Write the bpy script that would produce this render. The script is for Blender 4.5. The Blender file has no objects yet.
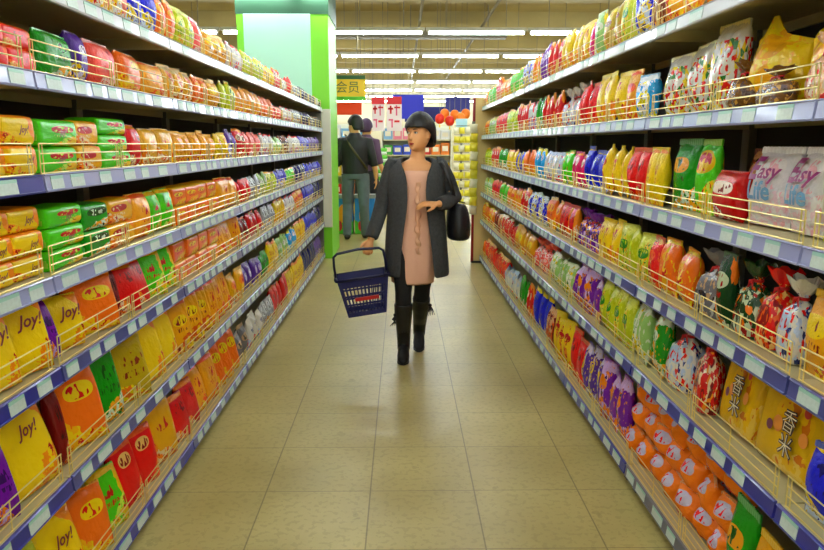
import bpy, bmesh, math, random
from math import sin, cos, pi, radians, sqrt, exp
from mathutils import Vector, Matrix, noise
random.seed(7)
S = bpy.context.scene
COL = S.collection
rnd = random.uniform

# ------------------------------------------------------------------ basics
def lin(c):
    f = lambda v: v/12.92 if v <= .04045 else ((v+.055)/1.055)**2.4
    return tuple(f(v/255) for v in c[:3]) + (1.0,)

def rich(c):
    """saturated printing ink"""
    l = lin(c); y = .3*l[0] + .59*l[1] + .11*l[2]
    return tuple(max(.004, min(1, (y + (v-y)*1.36)*.94)) for v in l[:3]) + (1.0,)
MATS = {}
def mat(name, c, rough=.5, metal=0, emit=None, bump=0, bscale=60, coat=0, trans=0, alpha=1, var=0, vscale=8):
    if name in MATS: return MATS[name]
    m = bpy.data.materials.new(name); m.use_nodes = True
    nt = m.node_tree; b = nt.nodes['Principled BSDF']
    b.inputs['Base Color'].default_value = lin(c)
    b.inputs['Roughness'].default_value = rough
    b.inputs['Metallic'].default_value = metal
    if coat: b.inputs['Coat Weight'].default_value = coat; b.inputs['Coat Roughness'].default_value = .1
    if trans: b.inputs['Transmission Weight'].default_value = trans
    if alpha < 1: b.inputs['Alpha'].default_value = alpha
    if emit:
        b.inputs['Emission Color'].default_value = lin(emit[:3]); b.inputs['Emission Strength'].default_value = emit[3]
    tc = nt.nodes.new('ShaderNodeTexCoord')
    if var:
        n = nt.nodes.new('ShaderNodeTexNoise'); n.inputs['Scale'].default_value = vscale; n.inputs['Detail'].default_value = 4
        nt.links.new(tc.outputs['Object'], n.inputs['Vector'])
        mx = nt.nodes.new('ShaderNodeMixRGB'); mx.inputs['Color1'].default_value = lin([v*(1-var) for v in c]); mx.inputs['Color2'].default_value = lin([min(255, v*(1+var)) for v in c])
        nt.links.new(n.outputs['Fac'], mx.inputs['Fac']); nt.links.new(mx.outputs['Color'], b.inputs['Base Color'])
    if bump:
        n = nt.nodes.new('ShaderNodeTexNoise'); n.inputs['Scale'].default_value = bscale; n.inputs['Detail'].default_value = 3
        nt.links.new(tc.outputs['Object'], n.inputs['Vector'])
        bp = nt.nodes.new('ShaderNodeBump'); bp.inputs['Strength'].default_value = bump; bp.inputs['Distance'].default_value = .01
        nt.links.new(n.outputs['Fac'], bp.inputs['Height']); nt.links.new(bp.outputs['Normal'], b.inputs['Normal'])
    MATS[name] = m
    return m

class NG:
    """tiny expression builder for shader maths"""
    def __init__(s, nt): s.nt = nt
    def new(s, t, **kw):
        n = s.nt.nodes.new(t)
        for k, v in kw.items(): setattr(n, k, v)
        return n
    def put(s, sock, v):
        if isinstance(v, (int, float)): sock.default_value = v
        elif isinstance(v, tuple): sock.default_value = v
        else: s.nt.links.new(v, sock)
    def m(s, op, a, b=0, c=0):
        n = s.new('ShaderNodeMath', operation=op)
        for i, v in enumerate((a, b, c)): s.put(n.inputs[i], v)
        return n.outputs[0]
    def mix(s, f, a, b):
        n = s.new('ShaderNodeMixRGB'); s.put(n.inputs[0], f); s.put(n.inputs[1], a); s.put(n.inputs[2], b)
        return n.outputs[0]
    def noise(s, vec, scale, detail=2, out='Fac'):
        n = s.new('ShaderNodeTexNoise'); s.put(n.inputs['Vector'], vec); n.inputs['Scale'].default_value = scale; n.inputs['Detail'].default_value = detail
        return n.outputs[out]

def print_mat(name, cols, style, seed, shp='B'):
    """printed plastic film: base colour, emblem with scribbled letters, picture of the food in the lower half"""
    key = 'film_%s_%s%s' % (name, style, shp)
    if key in MATS: return MATS[key]
    r = random.Random(seed)
    m = bpy.data.materials.new(key); m.use_nodes = True
    nt = m.node_tree; g = NG(nt); b = nt.nodes['Principled BSDF']
    c1, c2, c3, c4 = [rich(c) for c in cols]
    tc = nt.nodes.new('ShaderNodeTexCoord'); gen = tc.outputs['Generated']
    mp = g.new('ShaderNodeMapping'); mp.inputs['Location'].default_value = (r.uniform(0, 9), r.uniform(0, 9), r.uniform(0, 9)); g.put(mp.inputs['Vector'], gen)
    off = mp.outputs[0]
    sx = g.new('ShaderNodeSeparateXYZ'); g.put(sx.inputs[0], gen); x, z = sx.outputs[0], sx.outputs[2]
    n1, n2 = g.noise(off, r.uniform(2.2, 3.4), 2), g.noise(off, r.uniform(5, 7.5), 2)
    def glyphs(sx_, sz_, thr=.55):
        st = g.new('ShaderNodeMapping'); st.inputs['Scale'].default_value = (sx_, 2, sz_); g.put(st.inputs['Vector'], off)
        return g.m('GREATER_THAN', g.noise(st.outputs[0], 1.0, 1), thr)
    def oval(ex, ez, rx, rz, p=2.4):
        return g.m('ADD', g.m('POWER', g.m('ABSOLUTE', g.m('DIVIDE', g.m('SUBTRACT', x, ex), rx)), p), g.m('POWER', g.m('ABSOLUTE', g.m('DIVIDE', g.m('SUBTRACT', z, ez), rz)), p))
    def food():
        f = g.mix(g.m('GREATER_THAN', n2, .5), c2, c3)
        f = g.mix(g.m('GREATER_THAN', g.noise(off, r.uniform(6, 9), 2), .62), f, c4)
        return g.mix(g.m('GREATER_THAN', g.noise(off, 13, 2), .62), f, c1)
    if style == 'clear':
        v = g.new('ShaderNodeTexVoronoi'); g.put(v.inputs['Vector'], off); v.inputs['Scale'].default_value = r.uniform(9, 12)
        sc = g.new('ShaderNodeSeparateXYZ'); g.put(sc.inputs[0], v.outputs['Color'])
        cr = g.new('ShaderNodeValToRGB'); g.put(cr.inputs[0], sc.outputs[0]); cr.color_ramp.interpolation = 'CONSTANT'
        e = cr.color_ramp.elements
        e[0].color = c1; e[0].position = 0; e[1].color = c2; e[1].position = .38
        for p, c in ((.62, c3), (.84, c4)):
            k = e.new(p); k.color = c
        col = g.mix(g.m('GREATER_THAN', n2, .58), cr.outputs[0], c1)
        col = g.mix(g.m('GREATER_THAN', g.noise(off, 14, 2), .66), col, c3)
        lab = oval(r.uniform(.4, .6), r.uniform(.38, .5), r.uniform(.2, .3), r.uniform(.08, .14))
        col = g.mix(g.m('LESS_THAN', lab, 1), col, r.choice((c1, c3, c4)))
        col = g.mix(g.m('MULTIPLY', g.m('LESS_THAN', lab, .6), glyphs(12, 8)), col, c2)
        col = g.mix(g.m('GREATER_THAN', z, .8), col, c1)
    elif style == 'band':
        bx = g.m('ABSOLUTE', g.m('ADD', g.m('SUBTRACT', x, r.uniform(.42, .6)), g.m('MULTIPLY', g.m('SUBTRACT', n1, .5), .5)))
        col = g.mix(g.m('LESS_THAN', bx, r.uniform(.1, .2)), c1, g.mix(g.m('GREATER_THAN', n2, .5), c2, c3))
        col = g.mix(g.m('MULTIPLY', g.m('LESS_THAN', bx, .12), glyphs(8, 12, .58)), col, c4)
        col = g.mix(g.m('GREATER_THAN', g.m('ADD', z, g.m('MULTIPLY', n1, .3)), r.uniform(.95, 1.05)), col, c3)
        col = g.mix(g.m('MULTIPLY', g.m('GREATER_THAN', g.noise(off, 9, 2), .63), .9), col, r.choice((c2, c3)))
        low = g.m('LESS_THAN', g.m('ADD', z, g.m('MULTIPLY', n1, .4)), r.uniform(.32, .46))
        col = g.mix(low, col, food())
        lab = oval(r.uniform(.4, .6), r.uniform(.58, .7), r.uniform(.2, .3), r.uniform(.07, .11)); lc = r.choice((c2, c3, c4))
        col = g.mix(g.m('LESS_THAN', lab, 1), col, lc)
        col = g.mix(g.m('MULTIPLY', g.m('LESS_THAN', lab, .6), glyphs(11, 7)), col, c1)
    else:
        col = c1
        if r.random() < .3:
            ang = r.uniform(-.6, 1.0)
            d = g.m('ADD', g.m('ADD', g.m('MULTIPLY', x, cos(ang)), g.m('MULTIPLY', z, sin(ang))), g.m('MULTIPLY', n1, .3))
            col = g.mix(g.m('GREATER_THAN', d, (cos(ang)+max(0, sin(ang)))*.84 + .1), col, c2)
        # food picture in one lower corner
        sl = r.choice((.5, .35, -.4)); d = g.m('ADD', g.m('MULTIPLY_ADD', x, -sl, max(0, sl)), g.m('ADD', g.m('MULTIPLY', z, .9), g.m('MULTIPLY', n1, .4)))
        col = g.mix(g.m('LESS_THAN', d, r.uniform(.5, .66)), col, food())
        ex, ez, rx, rz = r.uniform(.4, .6), r.uniform(.6, .74), r.uniform(.24, .38), r.uniform(.1, .17)
        if not (name == 'yellow' and shp in 'SP'):
            q = oval(ex, ez, rx, rz); ink = c4
            if r.random() < .42 or name == 'tangerine':
                ec = r.choice((c3, c3, c2, c4)) if name != 'tangerine' else c3; ink = c4 if ec is not c4 else c3
                col = g.mix(g.m('LESS_THAN', q, 1.0), col, ec)
            col = g.mix(g.m('MULTIPLY', g.m('LESS_THAN', q, .62), glyphs(9, 6)), col, ink)
            if r.random() < .6:
                q2 = oval(ex, ez - rz*1.7, rx*.8, rz*.4, 4)
                col = g.mix(g.m('MULTIPLY', g.m('LESS_THAN', q2, 1), glyphs(24, 9)), col, ink)
        if r.random() < .3: col = g.mix(g.m('GREATER_THAN', z, .9), col, c2)
    g.put(b.inputs['Base Color'], col)
    b.inputs['Roughness'].default_value = .27 if style != 'clear' else .18
    b.inputs['Coat Weight'].default_value = .2 if style != 'print' else 0
    b.inputs['Specular IOR Level'].default_value = .32 if style == 'print' else .5
    bp = g.new('ShaderNodeBump'); bp.inputs['Strength'].default_value = .2 if shp == 'P' else .4 if shp in 'SX' else .6; bp.inputs['Distance'].default_value = .014
    g.put(bp.inputs['Height'], g.noise(off, r.uniform(6, 9), 4)); nt.links.new(bp.outputs[0], b.inputs['Normal'])
    MATS[key] = m
    return m

def link(o, parent=None):
    COL.objects.link(o)
    if parent is not None: o.parent = parent
    return o
def obj(name, me, m=None, parent=None, loc=None, smooth=False):
    if isinstance(me, bmesh.types.BMesh):
        bm = me; bmesh.ops.recalc_face_normals(bm, faces=bm.faces)
        me = bpy.data.meshes.new(name); bm.to_mesh(me); bm.free()
    if smooth:
        me.polygons.foreach_set('use_smooth', [True]*len(me.polygons))
    o = bpy.data.objects.new(name, me)
    if m is not None:
        if len(me.materials) == 0: me.materials.append(m)
        else:
            o.material_slots[0].link = 'OBJECT'; o.material_slots[0].material = m
    if loc is not None: o.location = loc
    return link(o, parent)
def tag(o, label, cat, group=None):
    o['label'] = label; o['category'] = cat
    if group: o['group'] = group
    return o
def thing(name, label, cat, loc=(0, 0, 0), rz=0, group=None):
    o = bpy.data.objects.new(name, None); o.empty_display_size = .1
    o.location = loc; o.rotation_euler = (0, 0, rz); link(o)
    return tag(o, label, cat, group)
def struct(o): o['kind'] = 'structure'; return o

def add_box(bm, x0, x1, y0, y1, z0, z1, bev=0):
    vs = [bm.verts.new((x, y, z)) for z in (z0, z1) for y in (y0, y1) for x in (x0, x1)]
    fs = [bm.faces.new([vs[i] for i in f]) for f in ((0, 2, 3, 1), (4, 5, 7, 6), (0, 1, 5, 4), (2, 6, 7, 3), (0, 4, 6, 2), (1, 3, 7, 5))]
    if bev:
        es = list({e for f in fs for e in f.edges})
        bmesh.ops.bevel(bm, geom=es, offset=bev, segments=2, affect='EDGES', profile=.5)
def box(name, x0, x1, y0, y1, z0, z1, m, parent=None, bev=0):
    bm = bmesh.new(); add_box(bm, min(x0, x1), max(x0, x1), min(y0, y1), max(y0, y1), min(z0, z1), max(z0, z1), bev)
    return obj(name, bm, m, parent)
def limb(bm, pts, radii, n=12, hint=None, caps=True, closed=True):
    """lofted tube along pts; radii: r or (a, b), a along the hint direction; returns rings"""
    pts = [Vector(p) for p in pts]; rings = []
    side = Vector(hint) if hint is not None else None
    for i, p in enumerate(pts):
        t = (pts[min(i+1, len(pts)-1)] - pts[max(i-1, 0)]).normalized()
        if side is None: side = t.orthogonal()
        s = (side - t*side.dot(t))
        s = s.normalized() if s.length > 1e-5 else t.orthogonal().normalized()
        u = t.cross(s).normalized(); side = s if hint is None else side
        r = radii[i] if isinstance(radii, (list, tuple)) else radii
        a, b = r if isinstance(r, tuple) else (r, r)
        rings.append([bm.verts.new(p + s*(a*cos(2*pi*k/n)) + u*(b*sin(2*pi*k/n))) for k in range(n)])
    for A, B in zip(rings, rings[1:]):
        for k in range(n): bm.faces.new((A[k], A[(k+1) % n], B[(k+1) % n], B[k]))
    if caps:
        bm.faces.new(rings[0][::-1]); bm.faces.new(rings[-1])
    return rings
def ellipsoid(bm, c, r, rot=None, seg=16, rings=10):
    M = Matrix.Translation(Vector(c)) @ (rot.to_4x4() if rot else Matrix()) @ Matrix.Diagonal((*r, 1))
    bmesh.ops.create_uvsphere(bm, u_segments=seg, v_segments=rings, radius=1, matrix=M)
def bake(bm, mods):
    """apply modifiers without operators, returns a mesh"""
    bmesh.ops.recalc_face_normals(bm, faces=bm.faces)
    me = bpy.data.meshes.new('tmp'); bm.to_mesh(me); bm.free()
    o = bpy.data.objects.new('tmp', me); COL.objects.link(o)
    for t, kw in mods:
        md = o.modifiers.new(t, t)
        for k, v in kw.items(): setattr(md, k, v)
    bpy.context.view_layer.update()
    dg = bpy.context.evaluated_depsgraph_get()
    out = bpy.data.meshes.new_from_object(o.evaluated_get(dg))
    bpy.data.objects.remove(o); bpy.data.meshes.remove(me)
    out.polygons.foreach_set('use_smooth', [True]*len(out.polygons))
    return out
def fuse(bm, voxel, it=6, fac=.5):
    return bake(bm, [('REMESH', dict(mode='VOXEL', voxel_size=voxel)), ('SMOOTH', dict(factor=fac, iterations=it))])
FONT = None
def text_mesh(s, size, shear=0, bold=0):
    cu = bpy.data.curves.new('txt', 'FONT'); cu.body = s; cu.size = size; cu.shear = shear; cu.offset = bold
    cu.align_x = 'CENTER'; cu.align_y = 'CENTER'; cu.resolution_u = 2; cu.extrude = 0
    o = bpy.data.objects.new('txt', cu); COL.objects.link(o); bpy.context.view_layer.update()
    me = bpy.data.meshes.new_from_object(o.evaluated_get(bpy.context.evaluated_depsgraph_get()))
    bpy.data.objects.remove(o); bpy.data.curves.remove(cu)
    me.materials.clear()
    return me

# ------------------------------------------------------------------ camera
CH = 1.5; PITCH = math.atan(131/705); F = 705.0
cam = bpy.data.cameras.new('camera'); cam.sensor_width = 36; cam.lens = F/824*36; cam.clip_end = 200
co = bpy.data.objects.new('camera', cam); COL.objects.link(co)
co.location = (0, 0, CH); co.rotation_euler = (pi/2 - PITCH, 0, -math.atan(10/705))
S.camera = co
K = F/cos(PITCH)
def depth_at(px, X, H):
    """distance along the aisle of a shelf place seen at column px, for the line at lateral X and height H"""
    return K*abs(X)/abs(px-402) - .187*(CH-H)

# ------------------------------------------------------------------ materials
M_CREAM = mat('shelf_cream_paint', (206, 196, 150), .4)
M_BACK = mat('rack_back_panel_grey', (38, 37, 38), .7)
M_UP = mat('upright_grey_steel', (120, 118, 108), .45, .3)
M_WIRE = mat('cream_coated_wire', (246, 226, 140), .28, .35)
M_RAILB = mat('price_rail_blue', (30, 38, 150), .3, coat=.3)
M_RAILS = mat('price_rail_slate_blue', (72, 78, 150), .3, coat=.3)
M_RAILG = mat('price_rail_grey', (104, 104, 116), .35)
M_RAILL = mat('price_rail_glare_lavender', (158, 164, 214), .3, coat=.3)  # blue insert paled by glare painted into the colour; inserts also vary by bay
M_RAILW = mat('price_rail_glare_white', (214, 216, 226), .3, coat=.3)  # glare on the top rails painted in as a whiter colour
M_TAG = mat('price_tag_paper', (206, 222, 218), .5, var=.08, vscale=90)
M_TAGT = mat('price_tag_mint_band', (164, 214, 200), .5)
M_BLACK = mat('black_plastic', (20, 20, 22), .45)
M_SKIN = mat('skin', (232, 166, 108), .45)
M_SEAL = mat('crimped_seal_film', (225, 215, 190), .3, .2)

# ------------------------------------------------------------------ room shell
def floor_mat():
    m = bpy.data.materials.new('floor_tiles'); m.use_nodes = True; nt = m.node_tree; g = NG(nt); b = nt.nodes['Principled BSDF']
    tc = g.new('ShaderNodeTexCoord'); sx = g.new('ShaderNodeSeparateXYZ'); g.put(sx.inputs[0], tc.outputs['Object'])
    P = .456
    def cell(v, o): return g.m('DIVIDE', g.m('SUBTRACT', v, o - 40*P), P)
    cx, cy = cell(sx.outputs[0], -.142), cell(sx.outputs[1], 2.42)
    def joint(c, w):
        f = g.m('FRACT', c); e = g.m('MINIMUM', f, g.m('SUBTRACT', 1, f)); return g.m('LESS_THAN', e, w)
    jt = g.m('MAXIMUM', joint(cx, .0065), joint(cy, .0045))
    cb = g.new('ShaderNodeCombineXYZ'); g.put(cb.inputs[0], g.m('FLOOR', cx)); g.put(cb.inputs[1], g.m('FLOOR', cy))
    wn = g.new('ShaderNodeTexWhiteNoise'); g.put(wn.inputs['Vector'], cb.outputs[0])
    n1 = g.noise(tc.outputs['Object'], 1.5, 6); n2 = g.noise(tc.outputs['Object'], 38, 4)
    base = g.mix(g.m('MULTIPLY_ADD', g.m('SUBTRACT', n1, .5), 2.2, .5), lin((166, 148, 82)), lin((206, 190, 122)))
    base = g.mix(g.m('MULTIPLY', wn.outputs[0], .3), base, lin((170, 152, 92)))
    base = g.mix(g.m('MULTIPLY', g.m('GREATER_THAN', n2, .56), .24), base, lin((136, 118, 62)))
    base = g.mix(g.m('MULTIPLY', g.m('GREATER_THAN', g.noise(tc.outputs['Object'], 7, 6), .68), .35), base, lin((146, 128, 72)))
    base = g.mix(g.m('MULTIPLY', jt, .6), base, lin((86, 74, 38)))
    g.put(b.inputs['Base Color'], base)
    g.put(b.inputs['Roughness'], g.m('MULTIPLY_ADD', n1, .25, .22))
    bp = g.new('ShaderNodeBump'); bp.inputs['Strength'].default_value = .2; bp.inputs['Distance'].default_value = .004; g.put(bp.inputs['Height'], g.m('ADD', g.m('MULTIPLY', jt, -1), g.m('MULTIPLY', n2, .4)))
    nt.links.new(bp.outputs[0], b.inputs['Normal'])
    return m
RX0, RX1, RY0, RY1, RH = -7.5, 7.5, -5.5, 33.0, 4.5
struct(box('floor', RX0, RX1, RY0, RY1, -.1, 0, floor_mat()))
M_CEIL = mat('ceiling_tan_concrete', (158, 138, 80), .8, var=.2, vscale=.9)
M_BEAM = mat('ceiling_beam_tan', (150, 132, 78), .8, var=.16, vscale=1.3)
M_WALL = mat('store_wall_cream', (214, 204, 170), .7, var=.04, vscale=1)
struct(box('ceiling', RX0, RX1, RY0, RY1, RH, RH+.1, M_CEIL))
struct(box('wall_left', RX0-.1, RX0, RY0, RY1, 0, RH, M_WALL))
struct(box('wall_right', RX1, RX1+.1, RY0, RY1, 0, RH, M_WALL))
struct(box('wall_back', RX0, RX1, RY1, RY1+.1, 0, RH, M_WALL))
struct(box('wall_front', RX0, RX1, RY0-.1, RY0, 0, RH, M_WALL))
for i, y in enumerate((-3.2, .2, 3.6, 7.0, 10.4, 13.8, 17.2, 20.6, 24.0, 27.4, 30.8)):
    struct(box('trim_%d' % (i+1), RX0, RX1, y-.16, y+.16, 4.12, RH, M_BEAM))

# ventilation ducts and pipes under the ceiling
M_DUCT = mat('duct_dark_grey', (92, 84, 66), .6, var=.2, vscale=3)
M_PIPE = mat('pipe_grey', (110, 100, 76), .5)
t = thing('ventilation_duct', 'dark grey ventilation duct running across under the tan ceiling', 'duct', (0, 16.2, 3.78))
box('duct_body', -1.8, 2.3, -.16, .16, 0, .2, M_DUCT, t, .01)
for x in (-1.5, .2, 1.9): box('hanger', x-.012, x+.012, -.012, .012, .2, .7, M_PIPE, t)
for k, (x, lb) in enumerate(((.38, 'thin grey pipe under the ceiling above the woman'), (1.75, 'thin grey pipe under the ceiling above the beige-ended rack'))):
    bm = bmesh.new(); limb(bm, [(x, 10.6, 4.02), (x, 32.6, 4.02)], .03, 8)
    tag(obj('ceiling_pipe', bm, M_PIPE, smooth=True), lb, 'pipe')

# ------------------------------------------------------------------ fluorescent rows
M_TUBE = mat('fluorescent_tube_glow', (255, 255, 250), .4, emit=(238, 250, 255, 32))
M_HOUS = mat('lamp_housing', (190, 186, 172), .5)
LH = 3.34; ROW0 = 2.75; STEP = 3.22
rows = [ROW0 + STEP*k for k in range(-2, 10)]
rows_seen = {12.41: 'nearest'}
lamp0 = None
oname = ['first', 'second', 'third', 'fourth', 'fifth', 'sixth', 'seventh', 'eighth', 'ninth', 'tenth', 'eleventh', 'twelfth', 'thirteenth', 'fourteenth', 'fifteenth', 'sixteenth', 'seventeenth', 'eighteenth', 'nineteenth', 'twentieth']
LAMPL = 1.72
def copy_thing(o, loc, rz=None):
    c = o.copy(); COL.objects.link(c); c.location = loc
    if rz is not None: c.rotation_euler = (0, 0, rz)
    for ch in o.children:
        d = ch.copy(); COL.objects.link(d); d.parent = c
        for gch in ch.children:
            e = gch.copy(); COL.objects.link(e); e.parent = d
    return c
for r_i, y in enumerate(rows):
    for c_i in range(6):
        x = -3.9 + c_i*LAMPL
        if lamp0 is None:
            lamp0 = thing('fluorescent_light', '', 'light', (x, y, LH))
            bm = bmesh.new(); limb(bm, [(-LAMPL/2+.06, 0, 0), (LAMPL/2-.06, 0, 0)], .024, 8); obj('tube', bm, M_TUBE, lamp0, smooth=True)
            box('housing', -LAMPL/2+.01, LAMPL/2-.01, -.035, .035, .028, .085, M_HOUS, lamp0, .004)
            for s in (-1, 1):
                box('socket', s*(LAMPL/2-.05)-.012, s*(LAMPL/2-.05)+.012, -.02, .02, -.03, .03, M_HOUS, lamp0)
                box('hanger_rod', s*.5-.006, s*.5+.006, -.006, .006, .085, 1.16, M_PIPE, lamp0)
            o = lamp0
        else: o = copy_thing(lamp0, (x, y, LH))
        vis = r_i - 5
        rowtxt = ('%s ceiling row visible beyond the green column' % oname[vis]) if vis >= 0 else ('ceiling row overhead, %s row short of the green column' % oname[-vis-1])
        o['label'] = '%s fluorescent tube lamp in the %s' % (['leftmost', 'second', 'third', 'fourth', 'fifth', 'rightmost'][c_i], rowtxt)
        o['group'] = 'fluorescent tube lamps hung in rows'

# ------------------------------------------------------------------ shelving racks
XL, XR = -1.02, .997
LEFT = [1.953, 1.697, 1.412, 1.118, .846, .492, .085]       # deck heights, top to bottom
RIGHT = [1.948, 1.603, 1.249, .908, .560, .098]
LN = ['top', 'second-highest', 'third-highest', 'middle', 'third-lowest', 'second-lowest', 'lowest']
RN = ['top', 'second-highest', 'third-highest', 'third-lowest', 'second-lowest', 'lowest']
LB = [.83 + 1.2*k for k in range(8)]; RB = [.52 + 1.2*k for k in range(8)]
if RB[-1] < 9: RB = [.52 + 1.2*k for k in range(7)]
RB = [.52 + 1.2*k for k in range(7)]
BW, DEP, RAILH = 1.2, .44, .046
ME = {}
def shelf_me(dep):
    k = 'shelf%.2f' % dep
    if k not in ME:
        bm = bmesh.new()
        add_box(bm, .004, BW-.004, .004, dep, -.006, 0)            # deck
        add_box(bm, .004, BW-.004, .004, .016, -.04, -.006)         # folded front lip
        add_box(bm, .004, BW-.004, dep-.012, dep, -.04, -.006)
        for x in (.02, BW-.02): add_box(bm, x-.003, x+.003, .02, dep-.015, -.045, -.006)
        me = bpy.data.meshes.new('shelf'); bm.to_mesh(me); bm.free(); me.materials.append(M_CREAM); ME[k] = me
    return ME[k]
def rail_me(m):
    k = 'rail'+m.name
    if k not in ME:
        bm = bmesh.new()
        pr = [(-.004, .003), (.003, .003), (.003, -RAILH-.002), (-.010, -RAILH-.002), (-.012, -RAILH+.003), (-.0085, -RAILH+.004), (-.0035, -.002), (-.008, 0)]
        A = [bm.verts.new((.006, y, z)) for y, z in pr]; B = [bm.verts.new((BW-.006, y, z)) for y, z in pr]
        n = len(pr)
        for i in range(n): bm.faces.new((A[i], A[(i+1) % n], B[(i+1) % n], B[i]))
        bm.faces.new(A[::-1]); bm.faces.new(B); bmesh.ops.recalc_face_normals(bm, faces=bm.faces)
        me = bpy.data.meshes.new('price_rail'); bm.to_mesh(me); bm.free(); me.materials.append(m); ME[k] = me
    return ME[k]
def tag_me(w):
    k = 'tag%.3f' % w
    if k not in ME:
        bm = bmesh.new()
        # follows the sloped face of the rail
        def slab(v0, v1, th):
            q = lambda v: (-.0045 - .0052*v - th, -.003 - (RAILH-.008)*v)
            (y0, z0), (y1, z1) = q(v0), q(v1)
            vs = [bm.verts.new(p) for p in ((0, y0, z0), (w, y0, z0), (w, y1, z1), (0, y1, z1), (0, y0+.002, z0), (w, y0+.002, z0), (w, y1+.002, z1), (0, y1+.002, z1))]
            return [bm.faces.new([vs[i] for i in f]) for f in ((0, 1, 2, 3), (7, 6, 5, 4), (0, 4, 5, 1), (3, 2, 6, 7), (0, 3, 7, 4), (1, 5, 6, 2))]
        slab(0, 1, .001)
        for f in slab(.0, .24, .0016): f.material_index = 1
        bmesh.ops.recalc_face_normals(bm, faces=bm.faces)
        me = bpy.data.meshes.new('price_tag'); bm.to_mesh(me); bm.free(); me.materials.append(M_TAG); me.materials.append(M_TAGT); ME[k] = me
    return ME[k]
def guard_me(L, H=.088, n=4):
    k = 'guard%.2f' % L
    if k not in ME:
        bm = bmesh.new(); r = .0021
        for i in range(n):
            z = .004 + (H-.004)*i/(n-1)
            limb(bm, [(0, 0, z), (L, 0, z)], r, 5)
        for x in (0, .018, L/2, L-.018, L): limb(bm, [(x, .001, 0), (x, .001, H)], r*.95, 5)
        bmesh.ops.recalc_face_normals(bm, faces=bm.faces)
        me = bpy.data.meshes.new('wire_guard'); bm.to_mesh(me); bm.free(); me.materials.append(M_WIRE); ME[k] = me
    return ME[k]
def bay(side, y0, k, n):
    """side -1 left, +1 right. local x runs along the aisle, local y into the rack."""
    nm = 'left' if side < 0 else 'right'
    lv = LEFT if side < 0 else RIGHT
    where = 'nearest bay' if k == 0 else 'farthest bay' if k == n-1 else '%s bay' % (oname[k])
    end = 'at the green column' if side < 0 else 'at the beige end panel'
    lab = '%s of the cream shelving rack ending %s' % (where, end)
    t = thing('shelving_bay', lab, 'shelving', ((XL if side < 0 else XR), y0 if side < 0 else y0+BW, 0), pi/2 if side < 0 else -pi/2, 'shelving bays of the %s rack' % nm)
    top = 2.03
    box('back_panel', .0, BW, DEP, DEP+.02, .02, top, M_BACK, t)
    for x in (.0155, BW-.0155): box('upright', x-.015, x+.015, DEP-.03, DEP, 0, top, M_UP, t)
    box('plinth', .02, BW-.02, .05, .07, .0, .045, M_BLACK, t)
    for x in (.06, BW-.06): box('foot', x-.02, x+.02, .02, .05, 0, .045, M_BLACK, t)
    for i, h in enumerate(lv):
        s = obj('shelf', shelf_me(DEP), None, t, (0, 0, h))
        low = len(lv) - i
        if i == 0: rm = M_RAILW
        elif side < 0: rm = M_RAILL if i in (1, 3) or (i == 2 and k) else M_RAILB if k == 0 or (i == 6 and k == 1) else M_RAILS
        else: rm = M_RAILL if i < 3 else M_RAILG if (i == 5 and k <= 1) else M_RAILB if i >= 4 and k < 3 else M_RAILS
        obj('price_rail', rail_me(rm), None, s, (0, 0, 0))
        for q in range(2): obj('wire_guard', guard_me(.565), None, s, (.02 + q*.59, .010, .001))
        x = rnd(.02, .08)
        while x < BW-.12:
            w = random.choice((.075, .09, .105))
            if i > 0 or random.random() < .5: obj('price_tag', tag_me(w), None, s, (x, 0, 0))
            x += w + random.choice((.035, .05, .07, .09, .12))
for k, y in enumerate(LB[:7]): bay(-1, y, k, 7)
for k, y in enumerate(RB): bay(1, y, k, 7)

# ------------------------------------------------------------------ goods: shapes (unit size: x -.5...5, y -.5...5, z 0..1, front is -y)
def fd(u, v, pe, qe, s, gp):
    vv = min(1, max(0, (v-s)/(1-2*s)))
    return max(.05, max(0, 1-abs(u)**pe)**qe * sin(pi*vv)**gp)
def pillow(key, pe=3, qe=.6, s=.06, gp=.55, seed=0, wr=.07, pinch=.05, peak=0, nx=14, nz=16):
    if key in ME: return ME[key]
    r = random.Random(seed); bm = bmesh.new()
    ph = [r.uniform(0, 6.3) for _ in range(6)]
    def P(u, v, sgn):
        d = fd(u, v, pe, qe, s, gp)
        e = 1 - min(1, abs(v-.5)*2)
        d *= 1 + wr*(sin(11*u+ph[0])*(1-e)**1.5*1.6 + sin(5*v+3*u+ph[1])*.8 + sin(9*v-4*u+ph[2])*.6)
        x = u*.5*(1 - pinch*sin(pi*v)); z = v
        x += .012*sin(7*v+ph[3]); z += .012*sin(4*u+ph[4])*v
        if peak: z += peak*exp(-((u+.45)/.28)**2)*v**2 - .12*v**2*(u > 0)*u
        return (x, sgn*.5*d, z)
    G = {}
    for sgn in (-1, 1):
        for i in range(nx+1):
            for j in range(nz+1):
                edge = i in (0, nx)
                if edge and sgn == 1: G[sgn, i, j] = G[-1, i, j]; continue
                u = -cos(pi*i/nx) if True else 0
                u = .5*u + .5*(2*i/nx-1)
                G[sgn, i, j] = bm.verts.new(P(u, j/nz, sgn if not edge else 0))
    for sgn in (-1, 1):
        for i in range(nx):
            for j in range(nz):
                q = [G[sgn, i, j], G[sgn, i+1, j], G[sgn, i+1, j+1], G[sgn, i, j+1]]
                q = list(dict.fromkeys(q))
                bm.faces.new(q if sgn < 0 else q[::-1])
    for j in (0, nz):
        for i in range(nx):
            q = list(dict.fromkeys([G[-1, i, j], G[-1, i+1, j], G[1, i+1, j], G[1, i, j]]))
            if len(q) > 2: bm.faces.new(q)
    bmesh.ops.recalc_face_normals(bm, faces=bm.faces)
    me = bpy.data.meshes.new(key); bm.to_mesh(me); bm.free(); me.materials.append(None)
    me.polygons.foreach_set('use_smooth', [True]*len(me.polygons)); ME[key] = me
    return me
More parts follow.
